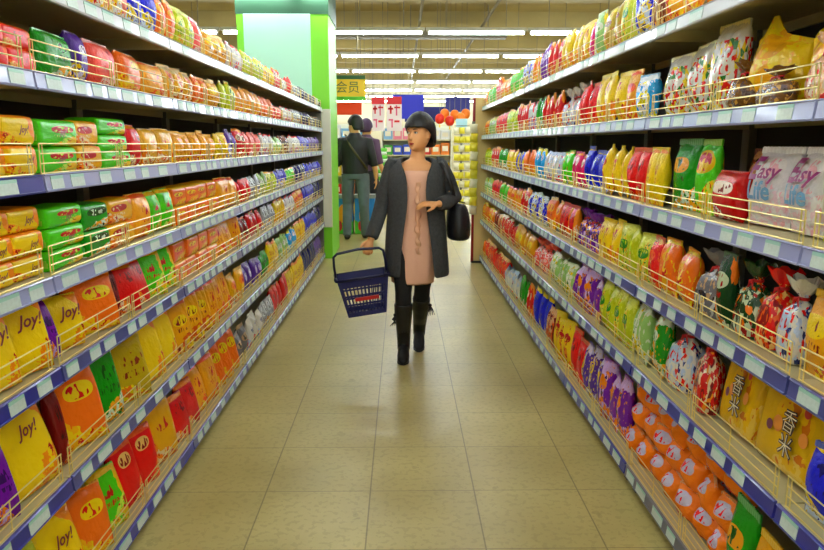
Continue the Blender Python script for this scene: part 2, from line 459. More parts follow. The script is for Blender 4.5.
def flowpack(key, seed=0):
    if key in ME: return ME[key]
    r = random.Random(seed); bm = bmesh.new(); rings = []; n = 32
    xs = [(-.5, .9, .86), (-.492, .95, .93), (-.47, .985, .98), (-.42, 1, 1), (-.25, 1, 1), (0, 1, 1), (.25, 1, 1), (.42, 1, 1), (.47, .985, .98), (.492, .95, .93), (.5, .9, .86)]
    for x, a, b in xs:
        R = []
        for k in range(n):
            th = 2*pi*k/n; c, s_ = cos(th), sin(th)
            q = (abs(c)**8 + abs(s_)**8)**(-1/8)
            w = 1 + .02*sin(9*x+3*th+r.uniform(-.3, .3))
            R.append(bm.verts.new((x, .5*a*q*c*w, .5 + .5*b*q*s_*min(w, 1.0))))
        rings.append(R)
    for A, B in zip(rings, rings[1:]):
        for k in range(n): bm.faces.new((A[k], A[(k+1) % n], B[(k+1) % n], B[k]))
    bm.faces.new(rings[0][::-1]); bm.faces.new(rings[-1]); bmesh.ops.recalc_face_normals(bm, faces=bm.faces)
    me = bpy.data.meshes.new(key); bm.to_mesh(me); bm.free(); me.materials.append(None)
    me.polygons.foreach_set('use_smooth', [True]*len(me.polygons)); ME[key] = me
    return me
def twistbag(key, seed=0):
    if key in ME: return ME[key]
    r = random.Random(seed); bm = bmesh.new(); rings = []; n = 22
    prof = [(0, .32), (.03, .42), (.12, .49), (.3, .5), (.48, .47), (.6, .38), (.68, .24), (.73, .1), (.765, .085), (.8, .12), (.87, .25), (.95, .36), (1, .4)]
    ph = r.uniform(0, 6)
    for z, rad in prof:
        R = []
        for k in range(n):
            th = 2*pi*k/n
            am = .22 if z > .78 else (.16 if z > .55 else .05)
            rr = rad*(1 + am*sin(6*th+ph+2*z) + .04*sin(3*th+9*z))
            c, s_ = cos(th), sin(th); q = 1 if z > .6 else (abs(c)**3+abs(s_)**3)**(-1/3)
            R.append(bm.verts.new((rr*c*q, rr*s_*q*.95, z + (.03*sin(5*th+ph) if z > .9 else 0))))
        rings.append(R)
    for A, B in zip(rings, rings[1:]):
        for k in range(n): bm.faces.new((A[k], A[(k+1) % n], B[(k+1) % n], B[k]))
    bm.faces.new(rings[0][::-1]); bmesh.ops.recalc_face_normals(bm, faces=bm.faces)
    me = bpy.data.meshes.new(key); bm.to_mesh(me); bm.free(); me.materials.append(None)
    me.polygons.foreach_set('use_smooth', [True]*len(me.polygons)); ME[key] = me
    return me
def seal_me():
    if 'seal' not in ME:
        bm = bmesh.new(); n = 24
        lo, hi = [], []
        for y in (-.045, .045):
            lo.append([bm.verts.new((-.49+.98*i/n, y*(1+.3*(i % 2)), .925)) for i in range(n+1)])
            hi.append([bm.verts.new((-.49+.98*i/n, y*(1+.3*(i % 2)), 1.015 if i % 2 else 1.0)) for i in range(n+1)])
        for q in range(2):
            for i in range(n): bm.faces.new((lo[q][i], lo[q][i+1], hi[q][i+1], hi[q][i]))
        for i in range(n): bm.faces.new((hi[0][i], hi[0][i+1], hi[1][i+1], hi[1][i])); bm.faces.new((lo[0][i], lo[1][i], lo[1][i+1], lo[0][i+1]))
        bmesh.ops.recalc_face_normals(bm, faces=bm.faces)
        me = bpy.data.meshes.new('top_seal'); bm.to_mesh(me); bm.free(); me.materials.append(None); ME['seal'] = me
    return ME['seal']
def endseal_me(s):
    k = 'eseal%d' % s
    if k not in ME:
        bm = bmesh.new()
        x0, x1 = sorted((s*.49, s*.506))
        add_box(bm, x0, x1, -.36, .36, .44, .56); add_box(bm, x0, (x0+x1)/2 + s*.004, -.4, .4, .2, .44)
        bmesh.ops.recalc_face_normals(bm, faces=bm.faces)
        me = bpy.data.meshes.new('end_seal'); bm.to_mesh(me); bm.free(); me.materials.append(None); ME[k] = me
    return ME[k]
def tie_me():
    if 'tie' not in ME:
        bm = bmesh.new(); n = 14
        limb(bm, [(.115*cos(2*pi*k/n), .115*sin(2*pi*k/n), .765) for k in range(n+1)], .022, 6)
        for s in (-1, 1): limb(bm, [(0, -.11, .765), (s*.09, -.2, .74), (s*.16, -.2, .66)], [.02, .03, .012], 6)
        bmesh.ops.recalc_face_normals(bm, faces=bm.faces)
        me = bpy.data.meshes.new('bag_tie'); bm.to_mesh(me); bm.free(); me.materials.append(None); ME['tie'] = me
    return ME['tie']

C = {   # printed colours: base, second, light, dark
 'yellow': ((255, 222, 0), (248, 160, 8), (255, 226, 80), (180, 50, 16)),
 'golden': ((236, 178, 24), (214, 110, 18), (250, 222, 120), (120, 40, 10)),
 'orange': ((252, 138, 6), (252, 196, 24), (255, 226, 120), (206, 44, 10)),
 'amber': ((252, 182, 12), (246, 116, 8), (255, 220, 70), (200, 50, 8)),
 'red': ((214, 14, 18), (246, 160, 20), (250, 224, 190), (120, 0, 8)),
 'scarlet': ((228, 40, 16), (250, 120, 20), (252, 210, 150), (140, 8, 8)),
 'lime': ((116, 212, 8), (246, 206, 20), (220, 244, 140), (190, 40, 14)),
 'lime-yellow': ((206, 214, 20), (240, 190, 16), (236, 240, 140), (70, 140, 20)),
 'green': ((16, 150, 30), (240, 176, 24), (226, 240, 220), (0, 84, 14)),
 'dark-green': ((14, 62, 34), (236, 140, 24), (210, 220, 190), (160, 30, 10)),
 'pink': ((240, 112, 104), (250, 206, 200), (255, 238, 226), (200, 26, 50)),
 'rose': ((236, 150, 140), (250, 220, 90), (240, 240, 236), (200, 40, 60)),
 'magenta': ((214, 20, 110), (250, 160, 60), (250, 210, 220), (120, 0, 70)),
 'blue': ((22, 46, 196), (240, 214, 70), (222, 232, 250), (12, 12, 100)),
 'navy': ((20, 24, 92), (210, 60, 40), (200, 206, 226), (8, 8, 40)),
 'sky-blue': ((90, 170, 230), (240, 230, 120), (235, 242, 250), (30, 60, 150)),
 'purple': ((112, 20, 156), (238, 150, 40), (220, 190, 240), (56, 0, 90)),
 'violet': ((90, 60, 150), (236, 200, 60), (214, 206, 236), (40, 20, 90)),
 'white': ((232, 228, 222), (226, 80, 60), (196, 210, 236), (40, 50, 110)),
 'silver': ((178, 180, 186), (226, 170, 60), (228, 232, 236), (50, 54, 80)),
 'maroon': ((120, 12, 26), (216, 110, 30), (230, 180, 140), (60, 0, 10)),
 'brown': ((124, 66, 24), (214, 150, 60), (236, 214, 170), (60, 24, 8)),
 'olive': ((192, 170, 16), (226, 130, 16), (236, 224, 110), (130, 60, 8)),
 'pale-green': ((170, 206, 140), (236, 214, 110), (236, 240, 220), (90, 130, 40)),
 'beige': ((238, 186, 70), (240, 150, 60), (252, 232, 190), (190, 60, 40)),
 'grey': ((120, 118, 124), (200, 170, 140), (214, 214, 216), (40, 40, 50)),
}
C['tangerine'] = ((248, 148, 16), (206, 22, 14), (204, 196, 214), (236, 60, 16))
SHAPES = {   # kind name, noun, default width, height, depth, style
 'B': ('snack_bag', 'snack bag', .150, .22, .075, 'print'),
 'N': ('snack_pouch', 'slim pouch', .115, .23, .06, 'print'),
 'S': ('soft_pack', 'soft pack', .190, .21, .075, 'print'),
 'P': ('biscuit_pack', 'flow pack', .200, .066, .12, 'print'),
 'C': ('candy_bag', 'clear bag', .150, .25, .11, 'clear'),
 'J': ('jelly_bag', 'plump bag', .15, .12, .11, 'print'),
 'X': ('rice_cracker_pack', 'cracker pack', .30, .25, .09, 'print'),
 'M': ('sweets_bag', 'clear treat bag', .15, .25, .09, 'clear'),
 'V': ('treat_bag', 'crinkled bag', .135, .235, .08, 'band'),
}
def shape_mesh(sh):
    v = random.randrange(4)
    if sh == 'B': return pillow('bagB%d' % v, seed=v, wr=.08)
    if sh == 'N': return pillow('bagN%d' % v, seed=10+v, pe=2.6, wr=.09, s=.05)
    if sh == 'S': return pillow('packS%d' % v, pe=6, qe=.55, s=.03, gp=.32, seed=20+v, wr=.05, pinch=.03)
    if sh == 'P': return flowpack('flow%d' % v, v)
    if sh == 'C': return twistbag('twist%d' % v, v)
    if sh == 'J': return pillow('bagJ%d' % v, pe=2.6, qe=.5, s=.04, gp=.5, seed=40+v, wr=.1)
    if sh == 'X': return pillow('packX', pe=12, qe=.4, s=.02, gp=.18, seed=60, wr=.02, pinch=.01)
    if sh in 'VM': return pillow('bagV%d' % v, pe=3.4, qe=.6, s=.05, gp=.5, seed=50+v, wr=.15, pinch=.05)
NUM = ['zero', 'one', 'two', 'three', 'four', 'five', 'six', 'seven', 'eight', 'nine', 'ten', 'eleven', 'twelve', 'thirteen', 'fourteen', 'fifteen', 'sixteen', 'seventeen', 'eighteen', 'nineteen', 'twenty']
def rank(i, n):
    if i == 0: return 'nearest'
    if i == n-1: return 'farthest'
    return oname[i] + '-nearest'
n_goods = 0
def place(sh, colour, side, y, H, w, h, d, label, group, tilt, yaw, inset, front, detail, lift=0, mesh=None, kind=None):
    """one product; y: position along the aisle of its middle; front: gap from the shelf edge"""
    global n_goods; n_goods += 1
    nm, noun, _, _, _, style = SHAPES[sh]
    me = mesh or shape_mesh(sh)
    m = print_mat(colour, C[colour], style, sum(map(ord, colour+sh))*3+1, sh)
    o = bpy.data.objects.new(kind or ('biscuit_pouch' if sh == 'N' and side < 0 else nm), me); o.material_slots[0].link = 'OBJECT'; o.material_slots[0].material = m
    edge = XL if side < 0 else XR
    X = edge + side*(front + d/2)
    o.scale = (w, d, h)
    o.location = (X, y, H + lift + abs(sin(tilt))*d*.42 + .001)
    o.rotation_euler = Matrix.Rotation(side*-pi/2 + yaw, 3, 'Z').to_euler() if not tilt else (Matrix.Rotation(side*-pi/2 + yaw, 3, 'Z') @ Matrix.Rotation(-tilt, 3, 'X')).to_euler()
    link(o); tag(o, label, noun, group)
    if detail and kind != 'gift_bag':
        sm = print_seal(colour)
        if sh == 'P':
            for s in (-1, 1):
                c = bpy.data.objects.new('end_seal', endseal_me(s)); c.material_slots[0].link = 'OBJECT'; c.material_slots[0].material = sm; link(c, o)
        elif sh == 'C':
            c = bpy.data.objects.new('bag_tie', tie_me()); c.material_slots[0].link = 'OBJECT'; c.material_slots[0].material = mat('tie_red', (200, 20, 24), .4); link(c, o)
        else:
            c = bpy.data.objects.new('top_seal', seal_me()); c.material_slots[0].link = 'OBJECT'; c.material_slots[0].material = sm; link(c, o)
    return o
def print_seal(colour):
    c = C[colour]; a = c[0]; b = c[2]
    return mat('seal_'+colour, tuple(.6*a[i]+.4*b[i] for i in range(3)), .3, .1)

def run(side, lvl, spans):
    """spans: (px near, px far, colour, shape, height, layers) along one shelf, near end first"""
    hs = LEFT if side < 0 else RIGHT; nmz = LN if side < 0 else RN
    H = hs[lvl]; rack = "left rack's" if side < 0 else "right rack's"
    prev = None
    for sp in spans:
        a, b, colour, sh = sp[:4]
        nm, noun, w0, h0, d0, _ = SHAPES[sh]
        h = sp[4] if len(sp) > 4 and sp[4] else h0
        layers = sp[5] if len(sp) > 5 else 1
        X = 1.10 if side < 0 else 1.08
        y0, y1 = depth_at(a, X, H), depth_at(b, X, H)
        y1 = min(y1, 9.19 if side < 0 else 8.88)
        if y1 - y0 < .03: continue
        n = max(1, round((y1-y0)/w0)); w = (y1-y0)/n
        if w > w0*1.3 and n == 1: w = w0*1.3
        cname = colour
        tail = '' if prev is None else ', past %s %ss' % (prev[0], prev[1].split()[-1])
        grp = '%s %ss on the %s %s shelf%s' % (cname, noun, rack, nmz[lvl], tail)
        for i in range(n):
            y = y0 + (i+.5)*(y1-y0)/n
            for l in range(layers):
                on = 'on %s %s shelf' % (rack, nmz[lvl])
                if n == 1: who = 'single %s %s' % (cname, noun)
                else: who = '%s of %s %s %ss' % (rank(i, n), NUM[n] if n < 21 else 'many', cname, noun)
                if layers > 1:
                    lay = 'bottom' if l == 0 else 'top' if l == layers-1 else ('middle' if layers == 3 else ['', 'second', 'third', 'fourth'][l])
                    who = ('%s %s %s of %s stack' % (lay, cname, noun, rank(i, n))) if n > 1 else ('%s %s %s in stack' % (lay, cname, noun))
                lab = who + ' ' + on + tail
                sw, shh, sd = w*rnd(.93, .975), h*rnd(.9, 1.03), d0*rnd(.9, 1.08)
                tilt = radians(rnd(1, 5)); yaw = radians(rnd(-5, 5)); fr = (.016 if sh in 'SBNV' else .032) + rnd(0, .014)
                if sh == 'P': tilt = 0; yaw = radians(rnd(-3, 3)); shh = h
                if sh == 'S' and side < 0 and lvl >= 4: tilt = radians(rnd(10, 17)); yaw = radians(rnd(-24, -6)); sd *= .78
                if sh == 'J': tilt = radians(rnd(-4, 10)); yaw = radians(rnd(-26, 26)); fr += .012*l
                if sh in 'CV': tilt = radians(rnd(0, 4)); yaw = radians(rnd(-20, 20)); sw *= .96
                if sh == 'X': tilt = radians(10); yaw = 0
                if side > 0: yaw = -yaw
                if sh in 'BN' and random.random() < .2: yaw += radians(rnd(-10, 10))
                o = place(sh, colour, side, y + rnd(-.004, .004), H, sw, shh, sd, lab, grp, tilt, yaw, 0, fr, y < 4.6, lift=l*(h*(1.0 if sh == 'P' else .93)))
                LOGOS.append((o, colour, sh, side, lvl, y))
        prev = (cname, noun)
LOGOS = []
# --- left rack, top shelf to bottom shelf
run(-1, 0, [(20, 88, 'amber', 'B', .2), (88, 120, 'rose', 'B', .19), (120, 150, 'blue', 'B', .2), (150, 168, 'orange', 'B', .19), (168, 188, 'lime-yellow', 'B', .2), (188, 200, 'pink', 'B', .18), (200, 222, 'golden', 'B', .17), (222, 238, 'white', 'N', .16), (238, 258, 'lime-yellow', 'N', .16), (258, 270, 'yellow', 'N', .16), (270, 277, 'red', 'N', .18), (277, 283, 'white', 'N', .13), (283, 288, 'scarlet', 'N', .17), (288, 296, 'silver', 'N', .13), (296, 302, 'navy', 'N', .14), (302, 312, 'grey', 'N', .12), (312, 318, 'white', 'N', .12)])
run(-1, 1, [(-40, 26, 'scarlet', 'P', .062, 2), (28, 66, 'green', 'S', .135), (66, 80, 'violet', 'S', .16), (80, 112, 'pink', 'S', .165), (112, 136, 'orange', 'S', .145), (136, 158, 'amber', 'S', .145), (158, 186, 'beige', 'V', .15), (186, 202, 'orange', 'B', .16), (202, 216, 'golden', 'B', .16), (216, 230, 'lime-yellow', 'N', .17), (230, 256, 'amber', 'B', .17), (256, 268, 'orange', 'N', .15), (268, 277, 'pink', 'N', .12), (277, 288, 'white', 'N', .13), (288, 296, 'silver', 'N', .14), (296, 306, 'navy', 'N', .14), (306, 318, 'grey', 'N', .13)])
run(-1, 2, [(-40, 27, 'yellow', 'P', .083, 2), (29, 70, 'lime', 'P', .08, 2), (70, 92, 'beige', 'P', .082, 2), (92, 122, 'lime', 'P', .06, 3), (122, 134, 'red', 'S', .16), (134, 166, 'beige', 'S', .16), (166, 210, 'amber', 'B', .15), (210, 222, 'yellow', 'B', .15), (222, 231, 'violet', 'N', .17), (231, 240, 'red', 'N', .18), (240, 256, 'pink', 'N', .17), (256, 268, 'white', 'N', .17), (268, 276, 'pale-green', 'N', .15), (276, 284, 'brown', 'N', .16), (284, 296, 'white', 'N', .17), (296, 306, 'blue', 'N', .17), (306, 318, 'violet', 'N', .17)])
run(-1, 3, [(-30, 36, 'yellow', 'P', .068, 3), (38, 76, 'lime', 'P', .064, 3), (76, 102, 'green', 'P', .09, 2), (102, 128, 'beige', 'P', .09, 2), (128, 144, 'amber', 'S', .175), (144, 168, 'lime', 'S', .18), (168, 212, 'orange', 'P', .09, 2), (212, 231, 'amber', 'S', .19), (231, 245, 'scarlet', 'B', .16), (245, 254, 'silver', 'N', .16), (254, 262, 'pale-green', 'N', .17), (262, 272, 'lime-yellow', 'N', .17), (272, 282, 'blue', 'N', .17), (282, 290, 'lime', 'N', .16), (290, 302, 'navy', 'N', .17), (302, 318, 'blue', 'N', .17)])
run(-1, 4, [(-24, 38, 'yellow', 'S', .215), (38, 50, 'purple', 'S', .2), (52, 74, 'yellow', 'S', .19), (74, 106, 'orange', 'S', .2), (106, 114, 'maroon', 'S', .21), (114, 142, 'red', 'S', .205), (142, 168, 'lime', 'S', .2), (168, 212, 'orange', 'P', .1, 2), (212, 234, 'amber', 'S', .22), (234, 244, 'maroon', 'B', .17), (244, 258, 'red', 'B', .18), (258, 270, 'silver', 'N', .18), (270, 280, 'yellow', 'N', .2), (280, 290, 'white', 'N', .18), (290, 299, 'amber', 'N', .2), (299, 310, 'blue', 'N', .2), (310, 319, 'navy', 'N', .2)])
run(-1, 5, [(-20, 6, 'purple', 'S', .23), (8, 54, 'yellow', 'S', .27), (54, 62, 'maroon', 'S', .24), (62, 94, 'orange', 'S', .27), (94, 113, 'green', 'S', .26), (113, 140, 'olive', 'S', .27), (140, 172, 'yellow', 'S', .27), (172, 204, 'golden', 'S', .26), (204, 226, 'amber', 'S', .27), (226, 238, 'beige', 'B', .22), (238, 256, 'violet', 'B', .2), (256, 264, 'green', 'N', .2), (264, 274, 'yellow', 'N', .24), (274, 284, 'pale-green', 'N', .22), (284, 292, 'sky-blue', 'N', .22), (292, 301, 'yellow', 'N', .24), (301, 313, 'blue', 'N', .23), (313, 320, 'navy', 'N', .23)])
run(-1, 6, [(-10, 48, 'lime-yellow', 'S', .24), (48, 76, 'yellow', 'S', .25), (76, 100, 'orange', 'S', .25), (100, 118, 'lime', 'S', .25), (118, 150, 'scarlet', 'S', .26), (150, 170, 'beige', 'S', .26), (170, 192, 'red', 'S', .25), (192, 212, 'amber', 'S', .27), (212, 232, 'orange', 'S', .28), (232, 243, 'grey', 'B', .22), (243, 258, 'white', 'B', .22), (258, 268, 'silver', 'N', .22), (268, 284, 'red', 'B', .25), (284, 300, 'yellow', 'N', .27), (300, 311, 'navy', 'N', .27), (311, 320, 'violet', 'N', .25)])
# --- right rack
run(1, 0, [(790, 716, 'orange', 'B'), (716, 690, 'yellow', 'B'), (690, 674, 'amber', 'V'), (674, 662, 'brown', 'V'), (662, 648, 'blue', 'V'), (648, 632, 'lime-yellow', 'V'), (632, 612, 'olive', 'V', .22), (612, 603, 'pale-green', 'N'), (603, 597, 'magenta', 'N', .22), (597, 568, 'yellow', 'B', .24), (568, 556, 'red', 'N', .25), (556, 546, 'purple', 'N', .26), (546, 539, 'amber', 'N', .24), (539, 530, 'blue', 'V', .22), (530, 516, 'lime', 'N', .21), (516, 506, 'orange', 'B', .2), (506, 500, 'red', 'N', .25), (500, 492, 'lime', 'N', .2), (492, 480, 'orange', 'B', .2)])
run(1, 1, [(662, 646, 'sky-blue', 'V', .2), (646, 634, 'amber', 'N', .22), (634, 604, 'yellow', 'B', .24), (604, 586, 'scarlet', 'B', .23), (586, 568, 'white', 'C', .24), (568, 550, 'red', 'N', .24), (550, 542, 'green', 'N', .25), (542, 534, 'white', 'N', .22), (534, 523, 'red', 'N', .24), (523, 511, 'lime-yellow', 'N', .22), (511, 501, 'scarlet', 'N', .21), (501, 493, 'pale-green', 'N', .2), (493, 480, 'golden', 'N', .18)])
run(1, 2, [(672, 656, 'yellow', 'N', .24), (656, 636, 'scarlet', 'B', .25), (636, 613, 'yellow', 'V', .24), (613, 592, 'blue', 'B', .23), (592, 578, 'magenta', 'N', .2), (578, 569, 'lime', 'N', .21), (569, 550, 'white', 'V', .21), (550, 540, 'sky-blue', 'N', .22), (540, 529, 'orange', 'N', .2), (529, 522, 'blue', 'N', .18), (522, 512, 'yellow', 'N', .21), (512, 504, 'green', 'N', .2), (504, 496, 'red', 'N', .22), (496, 480, 'lime-yellow', 'N', .2)])
run(1, 3, [(900, 812, 'golden', 'B', .22), (812, 782, 'white', 'C', .25), (782, 764, 'scarlet', 'C', .26), (764, 742, 'dark-green', 'C', .26), (742, 728, 'dark-green', 'N', .25), (728, 704, 'grey', 'C', .25), (704, 684, 'orange', 'V', .22), (684, 670, 'orange', 'V', .22), (670, 658, 'scarlet', 'V', .22), (658, 628, 'lime-yellow', 'V', .23), (628, 604, 'yellow', 'B', .22), (604, 582, 'purple', 'C', .22), (582, 566, 'red', 'B', .24), (566, 552, 'orange', 'B', .24), (552, 534, 'blue', 'V', .22), (534, 526, 'red', 'N', .23), (526, 512, 'amber', 'N', .2), (512, 504, 'lime', 'N', .2), (504, 496, 'scarlet', 'N', .2), (496, 478, 'pale-green', 'N', .2)])
run(1, 4, [(900, 818, 'blue', 'B', .2), (718, 692, 'red', 'C', .29), (692, 672, 'white', 'C', .28), (672, 656, 'green', 'V', .27), (656, 640, 'pale-green', 'V', .26), (640, 608, 'lime-yellow', 'V', .25), (608, 580, 'purple', 'V', .25), (580, 556, 'pale-green', 'V', .22), (556, 538, 'pink', 'C', .23), (538, 520, 'golden', 'B', .22), (520, 506, 'red', 'V', .23), (506, 498, 'maroon', 'V', .22), (498, 480, 'orange', 'V', .22)])
run(1, 5, [(900, 758, 'golden', 'B', .3), (758, 734, 'green', 'B', .3), (734, 632, 'tangerine', 'J', .128, 3), (632, 608, 'purple', 'V', .31), (608, 590, 'violet', 'V', .31), (590, 576, 'scarlet', 'B', .3), (576, 560, 'yellow', 'V', .3), (560, 552, 'maroon', 'V', .28), (552, 540, 'blue', 'B', .33), (540, 532, 'red', 'N', .3), (532, 524, 'green', 'N', .28), (524, 510, 'white', 'V', .24), (510, 488, 'scarlet', 'V', .27), (488, 478, 'orange', 'N', .2)])

# --- near goods on the right rack that the photograph shows large, placed one by one
def solo(sh, colour, lvl, px0, px1, h, label, d=None, tilt=3, yaw=0, fr=.06, mesh=None, kind=None, lift=0):
    H = RIGHT[lvl]; y1, y0 = depth_at(px0, 1.08, H), depth_at(px1, 1.08, H)
    return place(sh, colour, 1, (y0+y1)/2, H, (y1-y0)*.97, h, d or SHAPES[sh][4], label, None, radians(tilt), radians(yaw), 0, fr, True, mesh=mesh, kind=kind, lift=lift)
C['candy-mix'] = ((226, 222, 214), (206, 20, 30), (240, 214, 60), (40, 110, 40))
C['brown-mix'] = ((120, 84, 52), (196, 150, 96), (90, 70, 60), (60, 36, 24))
C['chick'] = ((250, 216, 14), (248, 190, 20), (252, 228, 80), (240, 180, 10))
C['peach-mix'] = ((226, 180, 140), (214, 60, 40), (240, 220, 200), (120, 60, 40))
C['redbox'] = ((196, 14, 22), (176, 10, 20), (246, 226, 210), (120, 0, 10))
C['easy'] = ((236, 230, 234), (242, 214, 222), (244, 236, 236), (240, 190, 200))
C['ricegold'] = ((222, 184, 104), (232, 190, 90), (238, 206, 130), (206, 130, 50))
peak = pillow('bagPeak', seed=77, wr=.12, pinch=.04, peak=.34, gp=.7)
solo('M', 'candy-mix', 1, 664, 684, .235, 'clear treat bag of red, yellow and white sweets, smaller of two beside it', yaw=6)
solo('M', 'candy-mix', 1, 684, 708, .25, 'clear treat bag of mixed sweets left of the tall flat-topped treat bag', yaw=-6)
solo('M', 'candy-mix', 1, 708, 734, .29, 'tall flat-topped clear treat bag of mixed sweets beside yellow peaked bag', yaw=4)
solo('C', 'brown-mix', 1, 732, 750, .15, 'brown-filled clear bag behind the wire guard under the yellow peaked bag', fr=.05)
solo('V', 'chick', 1, 737, 782, .215, 'bright yellow bag with one peaked corner on right rack second-highest shelf', d=.12, mesh=peak, fr=.09, yaw=8, kind='gift_bag')
solo('V', 'red', 1, 762, 796, .25, 'dark red crinkled bag standing behind the two bright yellow bags', fr=.27)
solo('V', 'chick', 1, 784, 862, .225, 'wide bright yellow rounded bag beside the yellow peaked bag', d=.14, fr=.09, yaw=-6)
solo('C', 'peach-mix', 1, 812, 850, .17, 'clear tied bag of peach and red sweets in front of wide yellow bag', fr=.05, d=.06)
solo('C', 'brown-mix', 1, 762, 798, .11, 'low clear bag of dark sweets in front of both yellow bags', fr=.05, d=.06)
solo('B', 'green', 2, 672, 692, .265, 'green snack bag with orange picture beside the plain lime-green bag', yaw=4)
solo('B', 'lime', 2, 692, 713, .262, 'lime-green snack bag beside the red box-shaped pack, right rack', yaw=-3)
solo('S', 'redbox', 2, 716, 744, .16, 'red soft pack with white emblem standing low beside pink-white bags', fr=.05)
solo('V', 'maroon', 2, 712, 732, .23, 'dark maroon bag standing behind the low red soft pack', fr=.17)
solo('V', 'golden', 2, 733, 750, .22, 'golden crinkled bag standing behind the low red soft pack', fr=.16)
eb1 = solo('B', 'easy', 2, 744, 780, .235, 'pink-white lettered bag beside the low red soft pack', d=.1, yaw=6, tilt=8, fr=.06)
eb2 = solo('B', 'easy', 2, 781, 818, .235, 'pink-white lettered bag beside the yellow-green striped bag, nearer the camera', d=.1, yaw=-2, tilt=8, fr=.06)
solo('B', 'white', 2, 764, 800, .25, 'white and red bag standing behind the two pink-white lettered bags', fr=.2)
solo('B', 'lime-yellow', 2, 819, 870, .24, 'yellow and green snack bag nearest the camera on third-highest shelf, right rack', fr=.06)
xb = [solo('X', 'ricegold', 4, 754, 816, .285, 'nearer of two flat golden cracker packs with large characters', tilt=9, fr=.06),
      solo('X', 'ricegold', 4, 719, 752, .285, 'farther of two flat golden cracker packs with large characters', tilt=9, fr=.06)]
for o in xb: o['category'] = 'cracker pack'

# printed lettering laid on the front of a pack
def letter(o, s, size, u0, v0, m, shear=0, bold=0, fp=(3, .6, .06, .55), lift=.0022, name='printed_lettering'):
    me = text_mesh(s, size, shear, bold)
    w, d, h = o.scale
    b3 = bmesh.new(); b3.from_mesh(me); bmesh.ops.triangulate(b3, faces=b3.faces)
    for _ in range(2): bmesh.ops.subdivide_edges(b3, edges=[e for e in b3.edges if e.calc_length() > size*.12], cuts=1, use_grid_fill=True)
    b3.to_mesh(me); b3.free()
    for v in me.vertices:
        x, z = v.co.x/w + u0, v.co.y/h + v0
        zz = min(.99, max(.01, z)); uu = max(-.98, min(.98, x*2))
        y = -.5*fd(uu, zz, *fp) * 1.17 - (lift + .005)/d
        v.co = (x, y, z)
    c = obj(name, me, m, o)
    return c
M_INKR = mat('ink_dark_red', (128, 14, 24), .5); M_INKP = mat('ink_magenta', (150, 14, 110), .5); M_INKB = mat('ink_pale_blue', (110, 160, 200), .5)
M_INKK = mat('ink_brown_black', (58, 30, 12), .5); M_INKW = mat('ink_cream', (246, 232, 190), .5); M_INKR2 = mat('ink_red', (210, 60, 30), .5); M_INKK2 = mat('ink_plum', (120, 60, 80), .5); M_INKO = mat('ink_orange', (240, 150, 50), .5); M_FLOW = mat('ink_yellow', (250, 200, 20), .5)
for o in (eb1, eb2):
    w = o.scale[0]
    letter(o, 'E', .095, -.19, .7, M_INKP, bold=.004); letter(o, 'asy', .066, .14, .67, M_INKP, .1, bold=.001)
    letter(o, 'Life', .075, .02, .42, M_INKB, bold=.002)
SP = (6, .55, .03, .32)
k = 0
for o, colour, sh, side, lvl, y in LOGOS:
    if side < 0 and y < 2.6:
        if colour == 'yellow' and sh == 'S': letter(o, 'Joy!', .05, .0, .68, M_INKR, .4, .001, SP)
        elif sh == 'P' and colour in ('yellow', 'lime'): letter(o, 'Joy!', .027, -.05, .52, M_INKR, .4, .0008, (40, .4, -.9, .1))
for o in xb:
    f = (12, .4, .02, .18)
    letter(o, '香', .068, .1, .58, M_INKK, bold=.003, fp=f); letter(o, '香', .068, .1, .58, M_INKW, bold=-.0006, fp=f, lift=.0035)
    letter(o, '米', .068, .12, .34, M_INKK, bold=.003, fp=f); letter(o, '米', .068, .12, .34, M_INKW, bold=-.0006, fp=f, lift=.0035)
    bm = bmesh.new(); bmesh.ops.create_circle(bm, cap_ends=True, segments=20, radius=.5)
    for q, (u, v, r, m) in enumerate(((.26, .76, .1, M_INKR2), (.3, .5, .13, M_INKO), (-.1, .5, .15, M_INKO), (-.22, .44, .1, M_INKK2))):
        b2 = bm.copy()
        for vv in b2.verts:
            x, z = vv.co.x*r + u, vv.co.y*r*1.1 + v
            vv.co = (x, -.5*fd(2*x, z, *f)*1.1 - .0012/o.scale[1], z)
        obj('printed_spot', b2, m, o)
    bm.free()
print('goods', n_goods)
# ------------------------------------------------------------------ column, end panel
M_GREEN = mat('column_green_paint', (122, 214, 20), .5); M_DKG = mat('column_dark_green_band', (20, 70, 40), .5)
M_MINT = mat('column_mint_panel', (176, 232, 204), .4); M_WHT = mat('white_board', (226, 226, 206), .5, var=.05, vscale=6)
t = thing('store_column', 'lime-green square column with mint panel behind the left rack', 'column', (-1.49, 9.85, 0)); t['kind'] = 'structure'
cx0, cx1, cy0, cy1 = -.58, .565, -.55, .5
box('column_shaft', cx0, cx1, cy0, cy1, 0, 3.1, M_GREEN, t)
box('column_band', cx0-.01, cx1+.01, cy0-.01, cy1+.01, 3.1, 4.5, M_DKG, t)
box('mint_panel', -.49, .345, cy0-.03, cy0, .3, 3.1, M_MINT, t, .004)
box('white_panel', .46, .575, cy0-.03, cy0, .42, 1.94, M_WHT, t, .004)
M_BEIGE = mat('end_panel_beige', (226, 200, 130), .5, var=.04, vscale=3); M_RED = mat('red_trim', (150, 14, 18), .4)
t = thing('rack_end_panel', 'beige end panel with red edge strip closing the right rack', 'panel', (0, 8.95, 0))
box('panel_board', .915, 1.46, 0, .05, .02, 2.06, M_BEIGE, t, .003)
box('edge_strip', .885, .915, -.005, .055, 0, 2.06, M_RED, t, .002)
box('panel_foot', .89, 1.1, -.03, .08, 0, .02, M_BLACK, t)
t = thing('rack_end_panel', 'grey end panel of the left rack by the green column', 'panel', (0, 9.232, 0))
box('panel_board', -1.5, -1.03, 0, .03, .02, 2.03, M_UP, t, .003)
box('panel_foot', -1.5, -1.03, 0, .03, 0, .02, M_BLACK, t)

